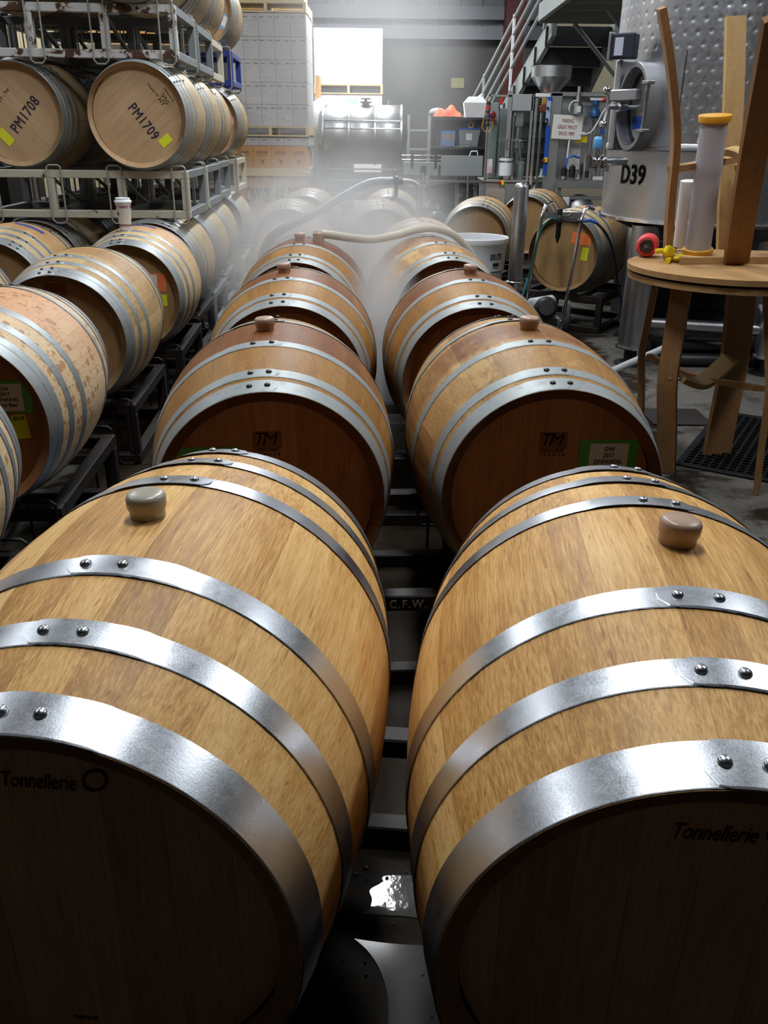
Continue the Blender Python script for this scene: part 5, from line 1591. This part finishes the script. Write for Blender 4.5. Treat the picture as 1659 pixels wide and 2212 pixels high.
obj('stand_panel', MB().cbox(hx0+0.03, hx1-0.06, hy-0.36, hy-0.32, 0.62, 1.00, 0.01), plain('dark_blue_panel', (0.02, 0.024, 0.045), 0.35), t)
for z in (0.52, 0.70, 0.88, 1.03):
    obj('stand_bar', MB().cbox(hx0+0.06, hx1-0.02, hy-0.40, hy-0.37, z, z+0.022, 0.004), 'steel_dull', t)
sl = thing('white_sack', 'white bulging plastic sack behind the left end of the horizontal tank', 'sack', (-0.98, 13.95, 0))
obj('sack_body', MB().sphere((0.10, 0, 1.62), 0.42, 20, 14, (0.95, 0.6, 0.95)).cbox(-0.25, 0.45, -0.2, 0.2, 0.0, 1.55, 0.08), 'bright_card', sl)
fbx = thing('film_bundle', 'pale film bundle leaning beside the horizontal tank', 'film bundle', (-1.02, 13.3, 0))
obj('bundle_body', MB().cbox(-0.06, 0.06, -0.15, 0.15, 0.0, 1.20, 0.03), 'film_thick', fbx)

# ------------------------------------------------------------------ conveyor
M['conv_grey'] = plain('conveyor_grey', (0.34, 0.37, 0.38), 0.4, 0.3, 0.04)
cv = thing('conveyor', 'grey bottle conveyor with guide rails in front of the work shelf', 'conveyor', (0, 0, 0))
obj('side_panel', MB().cbox(0.20, 0.665, 12.0, 12.03, 1.005, 1.165, 0.004), 'conv_grey', cv)
obj('side_panel', MB().cbox(0.695, 1.245, 11.97, 12.00, 1.005, 1.255, 0.004), 'conv_grey', cv)
obj('belt', MB().box(0.19, 1.26, 12.03, 12.22, 1.10, 1.13), 'dark_metal', cv)
obj('end_panel', MB().cbox(0.20, 1.245, 12.24, 12.27, 1.005, 1.165, 0.004), 'steel_dull', cv)
for z in (1.198, 1.250):
    obj('guide_rail', MB().cyl((0.18, 12.02, z), (0.70, 12.02, z), 0.008, 8), 'steel_bright', cv)
for x in (0.315, 0.625):
    obj('rail_bracket', MB().box(x-0.018, x+0.018, 11.985, 12.01, 1.095, 1.262), 'dark_metal', cv)
obj('leg_clamp', MB().cbox(0.425, 0.50, 11.94, 11.998, 1.045, 1.125, 0.005), 'dark_metal', cv)
for x, z in ((0.462, 1.05), (1.06, 1.005)):
    obj('leg', MB().cyl((x, 11.985, 0.0), (x, 11.985, z), 0.016, 10), 'steel_bright', cv)
for x in (0.25, 0.95, 1.2):
    obj('frame_post', MB().box(x-0.025, x+0.025, 12.30, 12.35, 0.0, 1.0), 'steel_dull', cv)
obj('lower_beam', MB().box(0.15, 1.28, 12.05, 12.10, 0.925, 0.955), 'steel_dull', cv)
for i in range(12):
    obj('bolt', MB().cyl((0.74+0.045*i, 12.02, 0.985), (0.74+0.045*i, 12.02, 1.005), 0.008, 6), 'steel_bright', cv)
wb = thing('wrapped_boxes', 'dark heap of film-wrapped boxes under the conveyor', 'wrapped heap', (0.96, 12.85, 0))
hm = MB()
rr = random.Random(4)
vs, fs = [], []
NX, NZ = 18, 14
for j in range(NZ+1):
    for i in range(NX+1):
        u, v_ = i/NX, j/NZ
        vs.append((-0.42+0.84*u+rr.uniform(-.012, .012), -0.25+rr.uniform(-.03, .03)-0.06*math.sin(PI*u), 0.0+0.90*v_*(1-0.10*abs(u-0.5))))
for j in range(NZ):
    for i in range(NX):
        fs.append((j*(NX+1)+i, j*(NX+1)+i+1, (j+1)*(NX+1)+i+1, (j+1)*(NX+1)+i))
hm._add(vs, fs, False)
obj('film_front', hm, 'skin_dark', wb)
obj('box_core', MB().cbox(-0.40, 0.40, -0.20, 0.35, 0.0, 0.86, 0.02), 'black', wb)
ph = thing('coiled_hose', 'dark hose hump behind the end of the right middle row', 'hose', (0, 0, 0))
obj('hose_run', MB().tube(smooth_path([(0.42, 10.6, 0.05), (0.45, 10.6, 0.45), (0.55, 10.6, 0.62), (0.68, 10.62, 0.58), (0.74, 10.65, 0.30), (0.75, 10.7, 0.04)], 6), 0.04, 10), 'hose_dark', ph)

# ------------------------------------------------------------------ work shelf behind the conveyor
ds = thing('work_shelf', 'dark two-level work shelf against the back of the bottling area', 'shelf', (0, 0, 0))
obj('top_board', MB().cbox(0.62, 1.40, 13.3, 13.6, 1.700, 1.735, 0.005), 'dark_metal', ds)
obj('work_top', MB().cbox(0.62, 1.40, 13.15, 13.6, 1.315, 1.350, 0.005), 'dark_metal', ds)
obj('back_panel', MB().box(0.62, 1.40, 13.58, 13.6, 0.0, 1.70), 'wall_dark', ds)
for x in (0.64, 1.38):
    obj('upright', MB().box(x-0.02, x+0.02, 13.32, 13.36, 0.0, 1.70), 'dark_metal', ds)
for i in range(8):
    obj('clamp', MB().cbox(0.68+0.05*i, 0.70+0.05*i, 13.13, 13.15, 1.322, 1.340, 0.003), 'steel_bright', ds)
oc = thing('orange_cloth', 'crumpled orange cloth heaped on the dark shelf', 'cloth', (0.85, 13.44, 1.736))
om = MB()
rr = random.Random(9)
vs, fs = [], []
for j in range(13):
    for i in range(25):
        u, v_ = i/24*2-1, j/12*2-1
        rad = max(abs(u), abs(v_))
        h = 0.165*max(0, 1-rad**3)*(0.65+0.35*math.sin(5*u+1.3*v_)*math.cos(3*v_-u))
        vs.append((u*0.205+rr.uniform(-.006, .006), v_*0.17, h+rr.uniform(0, .012)))
for j in range(12):
    for i in range(24):
        fs.append((j*25+i, j*25+i+1, (j+1)*25+i+1, (j+1)*25+i))
om._add(vs, fs, True)
obj('fold', om, 'orange', oc)
g2 = obj('grey_cloth', MB().sphere((0, 0, 0.05), 0.11, 14, 8, (1.1, 0.8, 0.65)), 'grey_paint', None, (0.56, 13.58, 1.74))
g2.location.x = 0.70; g2.location.y = 13.50
tag(g2, 'grey cloth bundle behind the left end of the orange cloth', 'cloth')
wbag = thing('white_bag', 'white faceted plastic sack standing on the dark shelf', 'sack', (1.235, 13.45, 1.736))
bm_ = MB()
ring0 = [(-0.13, -0.1), (0.14, -0.1), (0.14, 0.1), (-0.13, 0.1)]
ring1 = [(-0.165, -0.12), (0.165, -0.12), (0.17, 0.12), (-0.16, 0.12)]
ring2 = [(-0.10, -0.07), (0.10, -0.08), (0.11, 0.08), (-0.09, 0.07)]
vs = [(x, y, 0.0) for x, y in ring0]+[(x, y, 0.19) for x, y in ring1]+[(x, y, 0.27) for x, y in ring2]
fs = [(3, 2, 1, 0), (8, 9, 10, 11)]+[(k*4+i, k*4+(i+1) % 4, (k+1)*4+(i+1) % 4, (k+1)*4+i) for k in range(2) for i in range(4)]
bm_._add(vs, fs, False)
obj('sack_body', bm_, 'bright_card', wbag)
obj('tied_neck', MB().cyl((0.05, 0, 0.26), (0.10, 0.0, 0.31), 0.02, 8, 0.008), 'white', wbag)
pic = thing('picture_box', 'blue picture box standing on the work top', 'box', (0.865, 13.40, 1.351))
obj('box_body', MB().cbox(-0.10, 0.10, -0.03, 0.03, 0.0, 0.205, 0.003), 'picture', pic)
obj('top_band', MB().box(-0.098, 0.098, -0.0315, -0.030, 0.175, 0.203), 'sky_blue', pic)
for i, x in enumerate((-0.065, 0.0, 0.06)):
    obj('bottle_print', MB().box(x-0.015, x+0.015, -0.0315, -0.030, 0.08, 0.16), 'kraft', pic)
cbn = thing('clear_tub', 'clear plastic tub with a blue lid on the work top', 'tub', (1.165, 13.42, 1.351))
obj('tub_body', MB()._add([(-0.125, -0.09, 0), (0.125, -0.09, 0), (0.125, 0.09, 0), (-0.125, 0.09, 0), (-0.155, -0.11, 0.225), (0.155, -0.11, 0.225), (0.155, 0.11, 0.225), (-0.155, 0.11, 0.225)], [(3, 2, 1, 0), (0, 1, 5, 4), (1, 2, 6, 5), (2, 3, 7, 6), (3, 0, 4, 7)]), 'bin_clear', cbn)
obj('lid', MB().cbox(-0.165, 0.165, -0.12, 0.12, 0.225, 0.243, 0.005), 'blue', cbn)
obj('label_card', MB().box(-0.045, 0.04, -0.106, -0.104, 0.08, 0.175), 'paper', cbn)
obj('contents', MB().sphere((0.0, 0, 0.05), 0.1, 12, 8, (1, 0.7, 0.45)), 'steel_dull', cbn)
tr_ = obj('tape_roll', MB().lathe([(0.028, -0.02), (0.042, -0.02), (0.042, 0.02), (0.028, 0.02), (0.028, -0.02)], 20, Matrix.Rotation(PI/2, 4, 'X'), True, False, False), 'kraft', None, (1.19, 13.42, 1.637))
tag(tr_, 'roll of brown tape standing on the blue tub lid', 'tape')
yp = obj('yellow_paper', MB().prism([(-0.12, -0.03), (0.10, -0.05), (0.12, 0.02), (0.0, 0.035), (-0.05, 0.06)], 0, 0.004), plain('pale_yellow_paper', (0.62, 0.66, 0.38), 0.7), None, (1.06, 13.20, 1.3515))
tag(yp, 'pale yellow paper slip on the front of the work top', 'paper')
gh = thing('tape_dispenser', 'grey tape dispenser on the right end of the conveyor panel', 'dispenser', (1.12, 12.10, 1.131))
obj('dispenser_body', MB().cbox(-0.06, 0.06, -0.04, 0.04, 0.0, 0.12, 0.02), 'grey_paint', gh)
obj('handle', MB().tube([(-0.05, -0.05, 0.12), (-0.03, -0.05, 0.175), (0.05, -0.05, 0.18), (0.06, -0.05, 0.13)], 0.008, 8), 'white', gh)
ld = thing('step_ladder', 'dim grey step ladder against the dark wall beside the shelf', 'ladder', (0.47, 14.4, 0))
for x in (-0.16, 0.16):
    obj('rail', MB().box(x-0.02, x+0.02, -0.03, 0.03, 0.0, 1.78), 'grey_paint', ld)
for i in range(6):
    obj('rung', MB().box(-0.15, 0.15, -0.04, 0.04, 0.27*i+0.2, 0.27*i+0.23), 'grey_paint', ld)

# ------------------------------------------------------------------ capping machine (left) and filling machine (right)
cm = thing('capping_machine', 'grey capping machine with clear guards and a banded signal pole', 'machine', (0, 0, 0))
obj('base_cabinet', MB().cbox(1.17, 1.70, 11.0, 11.6, 0.05, 0.98, 0.01), 'steel_dull', cm)
obj('base_door', MB().cbox(1.19, 1.44, 10.985, 11.0, 0.10, 0.92, 0.006), 'steel', cm)
obj('drawer_slot', MB().box(1.25, 1.33, 10.98, 10.986, 0.72, 0.735), 'black', cm)
obj('table_top', MB().cbox(1.15, 1.705, 10.97, 11.62, 0.98, 1.01, 0.004), 'steel', cm)
obj('guard_post', MB().cbox(1.165, 1.20, 11.0, 11.035, 1.01, 1.945, 0.003), 'steel', cm)
obj('guard_post', MB().cbox(1.40, 1.455, 11.0, 11.05, 1.01, 1.975, 0.003), 'steel', cm)
obj('guard_post', MB().cbox(1.675, 1.705, 11.0, 11.03, 1.01, 1.945, 0.003), 'steel', cm)
obj('hood', MB().cbox(1.44, 1.70, 11.0, 11.4, 1.765, 1.945, 0.006), 'grey_paint', cm)
obj('top_rail', MB().box(1.18, 1.44, 11.0, 11.02, 1.915, 1.935), 'steel', cm)
obj('clear_guard', MB().box(1.20, 1.40, 11.008, 11.012, 1.03, 1.92), 'acrylic', cm)
obj('clear_guard', MB().box(1.455, 1.675, 11.008, 11.012, 1.03, 1.76), 'acrylic', cm)
obj('spindle_block', MB().cbox(1.52, 1.62, 11.15, 11.3, 1.60, 1.76, 0.006).cyl((1.57, 11.22, 1.42), (1.57, 11.22, 1.60), 0.045, 14).cyl((1.57, 11.22, 1.36), (1.57, 11.22, 1.42), 0.075, 18), 'steel', cm)
obj('spindle_post', MB().cyl((1.50, 11.12, 1.01), (1.50, 11.12, 1.72), 0.018, 10).cyl((1.60, 11.25, 1.01), (1.60, 11.25, 1.36), 0.03, 12).cyl((1.50, 11.12, 1.44), (1.62, 11.12, 1.44), 0.012, 8), 'steel_dull', cm)
obj('dark_column', MB().cbox(1.34, 1.46, 11.15, 11.35, 1.01, 1.80, 0.008).cbox(1.22, 1.32, 11.2, 11.4, 1.01, 1.86, 0.008), 'grey_paint', cm)
for i in range(3):
    obj('air_line', MB().tube(smooth_path([(1.50+0.04*i, 11.10, 1.46), (1.48+0.05*i, 11.05, 1.38), (1.50+0.05*i, 11.06, 1.28), (1.53+0.04*i, 11.1, 1.18)], 4), 0.006, 6), 'white', cm)
obj('guard_handle', MB().tube([(1.43, 10.99, 1.47), (1.415, 10.96, 1.45), (1.415, 10.96, 1.36), (1.43, 10.99, 1.34)], 0.006, 6), 'steel_bright', cm)
obj('red_key', MB().cbox(1.30, 1.335, 10.985, 11.0, 1.83, 1.905, 0.004), 'red', cm)
obj('white_tab', MB().cbox(1.31, 1.325, 10.985, 11.0, 1.80, 1.828, 0.002), 'white', cm)
obj('red_cover', MB().cbox(1.21, 1.29, 11.10, 11.18, 1.655, 1.675, 0.004).sphere((1.24, 11.12, 1.72), 0.045, 12, 8), 'red', cm)
obj('estop_box', MB().cbox(1.375, 1.41, 10.94, 10.985, 0.950, 1.005, 0.004), 'yellow', cm)
obj('estop_button', MB().cyl((1.365, 10.955, 0.975), (1.345, 10.95, 0.975), 0.018, 12), 'red', cm)
obj('label_reel', MB().lathe([(0.085, 0), (0.085, 0.20)], 24, Matrix.Translation((1.425, 11.02, 1.055))), 'white', cm)
obj('reel_band', MB().lathe([(0.088, 0), (0.088, 0.018)], 24, Matrix.Translation((1.425, 11.02, 1.205))).lathe([(0.088, 0), (0.088, 0.018)], 24, Matrix.Translation((1.425, 11.02, 1.255))), 'steel_bright', cm)
for i_, x_ in enumerate((1.52, 1.62)):
    obj('bottle_holder', MB().lathe([(0.040, 1.01), (0.040, 1.19), (0.046, 1.195), (0.046, 1.215), (0.03, 1.22)], 18, Matrix.Translation((x_, 11.10, 0))), 'white' if i_ else 'steel_bright', cm)
    obj('steel_band', MB().lathe([(0.048, 1.235), (0.048, 1.252)], 18, Matrix.Translation((x_, 11.10, 0))), 'steel_bright', cm)
obj('chart_card', MB().box(1.19, 1.255, 10.975, 10.983, 1.08, 1.24), 'paper', cm)
obj('chart_mark', MB().box(1.215, 1.25, 10.971, 10.975, 1.085, 1.16), 'pink_tag', cm)
sp = thing('signal_pole', 'signal pole with shining bands beside the white sack', 'signal light', (1.165, 10.93, 1.60))
obj('pole', MB().cyl((0, 0, -0.60), (0, 0, 0.26), 0.012, 10), 'steel_dull', sp)
for i, mt_ in enumerate(('dark_metal', 'dark_metal', 'valve_blue', 'dark_metal', 'red', 'dark_metal')):
    obj('lens', MB().lathe([(0.026, 0), (0.026, 0.030)], 18, Matrix.Translation((0, 0, 0.045*i))), mt_, sp)
    obj('band', MB().lathe([(0.028, 0.030), (0.028, 0.038)], 18, Matrix.Translation((0, 0, 0.045*i))), 'steel_bright', sp)
obj('yellow_wire', MB().tube(smooth_path([(0.03, 0, 0.30), (-0.02, 0, 0.24), (-0.05, 0, 0.06), (-0.06, 0, -0.02), (0.0, 0, -0.07), (0.05, 0, -0.03), (0.06, 0, 0.05)], 5), 0.005, 6), 'cap_yellow', sp)

fm = thing('filling_machine', 'stainless bottle filling machine with a funnel hopper and a work tray', 'machine', (0, 0, 0))
obj('column', MB().cbox(1.90, 2.04, 11.0, 11.14, 0.0, 1.965, 0.006), 'steel_dull', fm)
obj('column', MB().cbox(2.72, 2.80, 11.0, 11.10, 0.0, 1.965, 0.006), 'steel', fm)
obj('head_beam', MB().cbox(1.90, 2.80, 11.0, 11.14, 1.925, 1.975, 0.006), 'steel_dull', fm)
obj('clear_guard', MB().box(1.75, 1.90, 11.008, 11.012, 1.01, 1.90), 'acrylic', fm)
obj('door_frame', MB().box(1.72, 1.75, 10.99, 11.01, 0.95, 1.93).box(1.72, 1.91, 10.99, 11.01, 1.905, 1.935), 'steel_bright', fm)
obj('white_lintel', MB().cbox(1.715, 1.89, 10.97, 10.99, 1.915, 1.955, 0.004), 'white', fm)
obj('rod', MB().cyl((1.76, 11.02, 0.9), (1.745, 11.02, 1.90), 0.012, 8).cyl((1.84, 11.2, 0.9), (1.84, 11.2, 1.9), 0.016, 8), 'steel_bright', fm)
obj('orange_block', MB().cbox(1.80, 1.89, 11.1, 11.2, 1.755, 1.835, 0.006), plain('dull_orange', (0.45, 0.10, 0.04), 0.5), fm)
obj('carton_strip', MB().cbox(1.83, 1.88, 11.15, 11.2, 1.84, 1.93, 0.004), 'kraft', fm)
obj('panel_upper', MB().cbox(1.855, 1.905, 10.965, 10.99, 1.63, 1.90, 0.004), plain('pale_blue_panel', (0.35, 0.47, 0.66), 0.4), fm)
obj('panel_lower', MB().cbox(1.87, 1.915, 10.965, 10.99, 1.065, 1.61, 0.004), 'blue', fm)
obj('panel_cap', MB().cbox(1.86, 1.91, 10.963, 10.99, 1.875, 1.915, 0.004), 'blue', fm)
for z in (1.80, 1.68, 1.64):
    obj('knob', MB().cyl((1.865, 10.965, z), (1.865, 10.94, z), 0.014, 10), 'black', fm)
obj('estop_box', MB().cbox(1.875, 1.91, 10.93, 10.965, 1.21, 1.265, 0.004), 'yellow', fm)
obj('estop_button', MB().cyl((1.875, 10.945, 1.235), (1.855, 10.94, 1.235), 0.016, 12), 'red', fm)
obj('hopper', MB().lathe([(0.10, 1.97), (0.235, 2.135), (0.236, 2.25), (0.242, 2.255), (0.236, 2.257), (0.230, 2.14), (0.09, 1.98)], 40, Matrix.Translation((1.925, 11.25, 0)), True, True, False), 'steel', fm)
obj('motor', MB().lathe([(0.035, 1.735), (0.062, 1.745), (0.062, 1.83), (0.045, 1.85), (0.03, 1.865), (0.03, 1.92), (0.022, 1.93), (0.022, 2.03)], 22, Matrix.Translation((2.21, 10.93, 0))), 'steel_dull', fm)
obj('motor_label', MB().box(2.19, 2.235, 10.862, 10.868, 1.755, 1.82), 'paper', fm)
obj('cable', MB().tube(smooth_path([(2.20, 10.90, 1.88), (2.14, 10.90, 1.87), (2.11, 10.90, 1.82), (2.115, 10.91, 1.77), (2.15, 10.95, 1.74)], 5), 0.008, 6), 'white', fm)
obj('regulator', MB().lathe([(0.03, 1.70), (0.058, 1.715), (0.060, 1.765), (0.045, 1.79), (0.02, 1.81), (0.02, 1.83), (0.038, 1.84), (0.038, 1.885)], 20, Matrix.Translation((2.43, 10.98, 0))), 'valve_blue', fm)
obj('lever', MB().cbox(2.36, 2.55, 10.97, 10.99, 1.885, 1.91, 0.004), 'white', fm)
obj('red_lever', MB().tube([(2.49, 10.97, 1.88), (2.55, 10.97, 1.91)], 0.012, 8), 'red', fm)
obj('white_hose', MB().tube(smooth_path([(2.60, 10.97, 1.86), (2.52, 10.95, 1.77), (2.46, 10.95, 1.64), (2.40, 10.95, 1.55), (2.33, 10.95, 1.525), (2.27, 10.95, 1.53)], 6), 0.009, 8), 'white', fm)
obj('sticker', MB().box(2.235, 2.37, 10.985, 10.992, 1.435, 1.505), 'yellow', fm)
obj('back_plate', MB().box(2.05, 2.72, 11.16, 11.18, 1.0, 1.92), 'steel', fm)
for i in range(7):
    x = 2.42+0.045*i
    obj('vertical_rib', MB().box(x, x+0.018, 11.12, 11.16, 1.0, 1.80), 'steel_dull', fm)
obj('mesh_guard', MB().box(2.20, 2.34, 11.145, 11.16, 1.13, 1.50), 'paper', fm)
obj('bent_pipe', MB().tube(smooth_path([(2.15, 10.97, 1.0), (2.15, 10.97, 1.22), (2.16, 10.97, 1.48), (2.19, 10.97, 1.53), (2.25, 10.97, 1.545), (2.33, 10.97, 1.54)], 5), 0.010, 8), 'white', fm)
obj('blue_arm', MB().tube([(2.14, 10.97, 1.10), (2.15, 10.97, 1.26), (2.23, 10.97, 1.285), (2.30, 10.97, 1.265)], 0.012, 8), 'blue', fm)
obj('blue_clip', MB().cbox(2.52, 2.56, 10.96, 10.98, 1.53, 1.60, 0.004), 'blue', fm)
for x, h, r in ((2.12, 0.10, 0.035), (2.22, 0.12, 0.038), (2.33, 0.14, 0.016), (2.40, 0.10, 0.02)):
    obj('tray_fitting', MB().lathe([(r, 1.045), (r, 1.045+h), (r*0.6, 1.05+h), (r*0.5, 1.07+h)], 14, Matrix.Translation((x, 10.95, 0))), 'black', fm)
obj('turn_disc', MB().lathe([(0.06, 1.03), (0.06, 1.045), (0.03, 1.05), (0.03, 1.08)], 22, Matrix.Translation((2.30, 10.93, 0))).lathe([(0.045, 1.03), (0.045, 1.06)], 18, Matrix.Translation((2.12, 10.92, 0))), 'steel_bright', fm)
obj('tray_label', MB().box(2.48, 2.60, 10.955, 10.96, 1.02, 1.06), 'paper', fm)
obj('tray', MB().cbox(2.03, 2.78, 10.80, 11.15, 0.985, 1.0, 0.003).cbox(2.03, 2.78, 10.79, 10.80, 0.935, 1.02, 0.003).cbox(2.02, 2.03, 10.79, 11.15, 0.935, 1.02, 0.003), 'steel_dull', fm)
obj('lower_frame', MB().cbox(2.05, 2.78, 10.85, 10.89, 0.80, 0.84, 0.004).cbox(2.05, 2.09, 10.85, 10.89, 0.0, 0.93, 0.004).cbox(2.70, 2.74, 10.85, 10.89, 0.0, 0.93, 0.004), 'steel_dull', fm)
obj('lower_box', MB().cbox(2.12, 2.20, 10.84, 10.92, 0.72, 0.83, 0.006), 'white', fm)
obj('lower_hopper', MB().sphere((2.35, 10.98, 0.68), 0.18, 18, 12), 'steel_dull', fm)
sg = thing('slogan_sign', 'white paper sign with dark red capitals hung on the filling machine', 'sign', (2.115, 10.955, 1.598), (0, R_(2), 0))
obj('sheet', MB().box(-0.178, 0.178, 0.0, 0.004, -0.130, 0.130), 'paper', sg)
lettering('sign', 'ink_red', sg, (0.0, -0.0008, 0.0), (PI/2, 0, 0)).scale = (0.74, 0.98, 1)

# ------------------------------------------------------------------ stairs and platform
sr = thing('metal_stair', 'grey steel staircase with hand rails rising to the platform', 'stairs', (0, 0, 0))
A0, A1 = Vector((2.09, 12.25, 2.80)), Vector((1.77, 13.07, 2.06))
dv = (A1-A0)
foot = A0+dv*(2.80/0.74)
B0, B1 = Vector((2.885, 12.25, 2.80)), Vector((2.72, 13.07, 2.06))
footb = B0+(B1-B0)*(2.80/0.74)
def stringer(p, q, nm='stringer'):
    m = MB()
    n_ = Vector((0.03, 0.0, 0)); h = Vector((0, 0, 0.13))
    vs = [p-n_-h, p+n_-h, p+n_+h, p-n_+h, q-n_-h, q+n_-h, q+n_+h, q-n_+h]
    m._add([tuple(x) for x in vs], [(0, 1, 2, 3), (7, 6, 5, 4), (0, 4, 5, 1), (1, 5, 6, 2), (2, 6, 7, 3), (3, 7, 4, 0)])
    return obj(nm, m, 'stair_paint', sr)
stringer(A0, foot); stringer(B0, footb)
for i in range(1, 13):
    t_ = i/13
    p, q = A0.lerp(foot, t_), B0.lerp(footb, t_)
    obj('tread', MB().box(p.x, q.x, p.y-0.14, p.y+0.14, p.z+0.02, p.z+0.045).box(p.x, q.x, p.y-0.14, p.y-0.125, p.z-0.02, p.z+0.045), 'stair_paint', sr)
    if i < 9:
        obj('riser', MB().box(p.x, q.x, p.y-0.15, p.y-0.145, p.z-0.03, p.z+0.2), 'dark_metal', sr)
for k in range(4):
    off = Vector((-0.10, 0.0, 0.28+0.20*k))
    obj('hand_rail', MB().tube([A0+off+(A0-foot)*0.15, foot+off], 0.020, 8), 'stair_paint', sr)
for t_ in (0.02, 0.26, 0.5, 0.8):
    p = A0.lerp(foot, t_)+Vector((-0.10, 0, 0))
    obj('rail_post', MB().cyl(p, p+Vector((0, 0, 0.92)), 0.018, 8), 'white' if 0.1 < t_ < 0.4 else 'stair_paint', sr)
pf = thing('platform', 'grey steel platform with slanting tube braces above the filling machine', 'platform', (0, 0, 0))
obj('front_beam', MB().box(1.86, 3.6, 12.0, 12.04, 2.78, 2.95), 'stair_paint', pf)
obj('side_beam', MB().box(1.84, 1.90, 9.6, 12.04, 2.80, 2.99), 'stair_paint', pf)
obj('deck', MB().box(1.86, 3.6, 9.6, 12.0, 2.96, 2.99), 'stair_paint', pf)
for y in (10.2, 10.8, 11.4):
    obj('joist', MB().box(1.9, 3.6, y, y+0.05, 2.85, 2.96), 'stair_paint', pf)
obj('brace', MB().tube([(2.285, 12.0, 2.78), (2.95, 12.0, 2.12)], 0.026, 10), 'stair_paint', pf)
obj('brace', MB().tube([(2.56, 11.45, 2.86), (2.95, 11.45, 2.47)], 0.024, 10), 'stair_paint', pf)
obj('support_post', MB().box(2.95, 3.02, 11.95, 12.05, 0, 2.78).box(3.5, 3.57, 9.6, 9.7, 0, 2.9), 'stair_paint', pf)
back = obj('yellowish_board', MB().box(2.6, 5.0, 15.5, 15.55, 0.0, 3.6), plain('tan_board', (0.20, 0.18, 0.12), 0.8))
back.name = 'partition_board'
tag(back, 'tan board partition behind the stairs', 'partition')

# ------------------------------------------------------------------ steam
def steam_mat(name, dens, sc_, thr, seed):
    t = NT(name)
    o = t.obj()
    d = t.n('ShaderNodeVectorMath', dict(operation='LENGTH'), i0=o).outputs['Value']
    fall = t.math('SUBTRACT', 1.0, t.sstep(d, 0.15, 0.98))
    p = t.n('ShaderNodeNewGeometry').outputs['Position']
    nz = t.noise(t.mapping(p, (1.0, 0.8, 0.6), (seed, 0, 0)), sc_, 3.0, 0.6, 0.8)
    k = t.sstep(nz, thr, thr+0.35)
    den = t.math('MULTIPLY', t.math('MULTIPLY', fall, k), dens)
    v = t.n('ShaderNodeVolumeScatter', Color=(0.97, 0.98, 1.0), Density=den, Anisotropy=0.25)
    t.t.links.new(v.outputs[0], t.out.inputs[1])
    return t.m
def puff(label, c, r, mat, rot=(0, 0, 0)):
    m = MB().sphere((0, 0, 0), 1.0, 24, 16)
    o = obj('steam', m, mat, None, c, rot)
    o.scale = r
    tag(o, label, 'steam', 'steam from the barrels', 'stuff')
    return o
puff('white steam hanging low over the hosed barrels', (-0.28, 5.25, 0.84), (1.00, 1.10, 0.70), steam_mat('steam_low', 3.0, 1.6, 0.25, 0.0))
puff('thin steam sinking into the gap between the third pair of barrels', (-0.02, 4.15, 0.55), (0.24, 0.80, 0.60), steam_mat('steam_gap', 2.4, 2.0, 0.15, 9.0))
puff('white steam plume rising over the middle rows towards the lights', (-0.12, 7.6, 2.2), (1.05, 2.2, 2.2), steam_mat('steam_high', 0.36, 1.0, 0.22, 5.0))
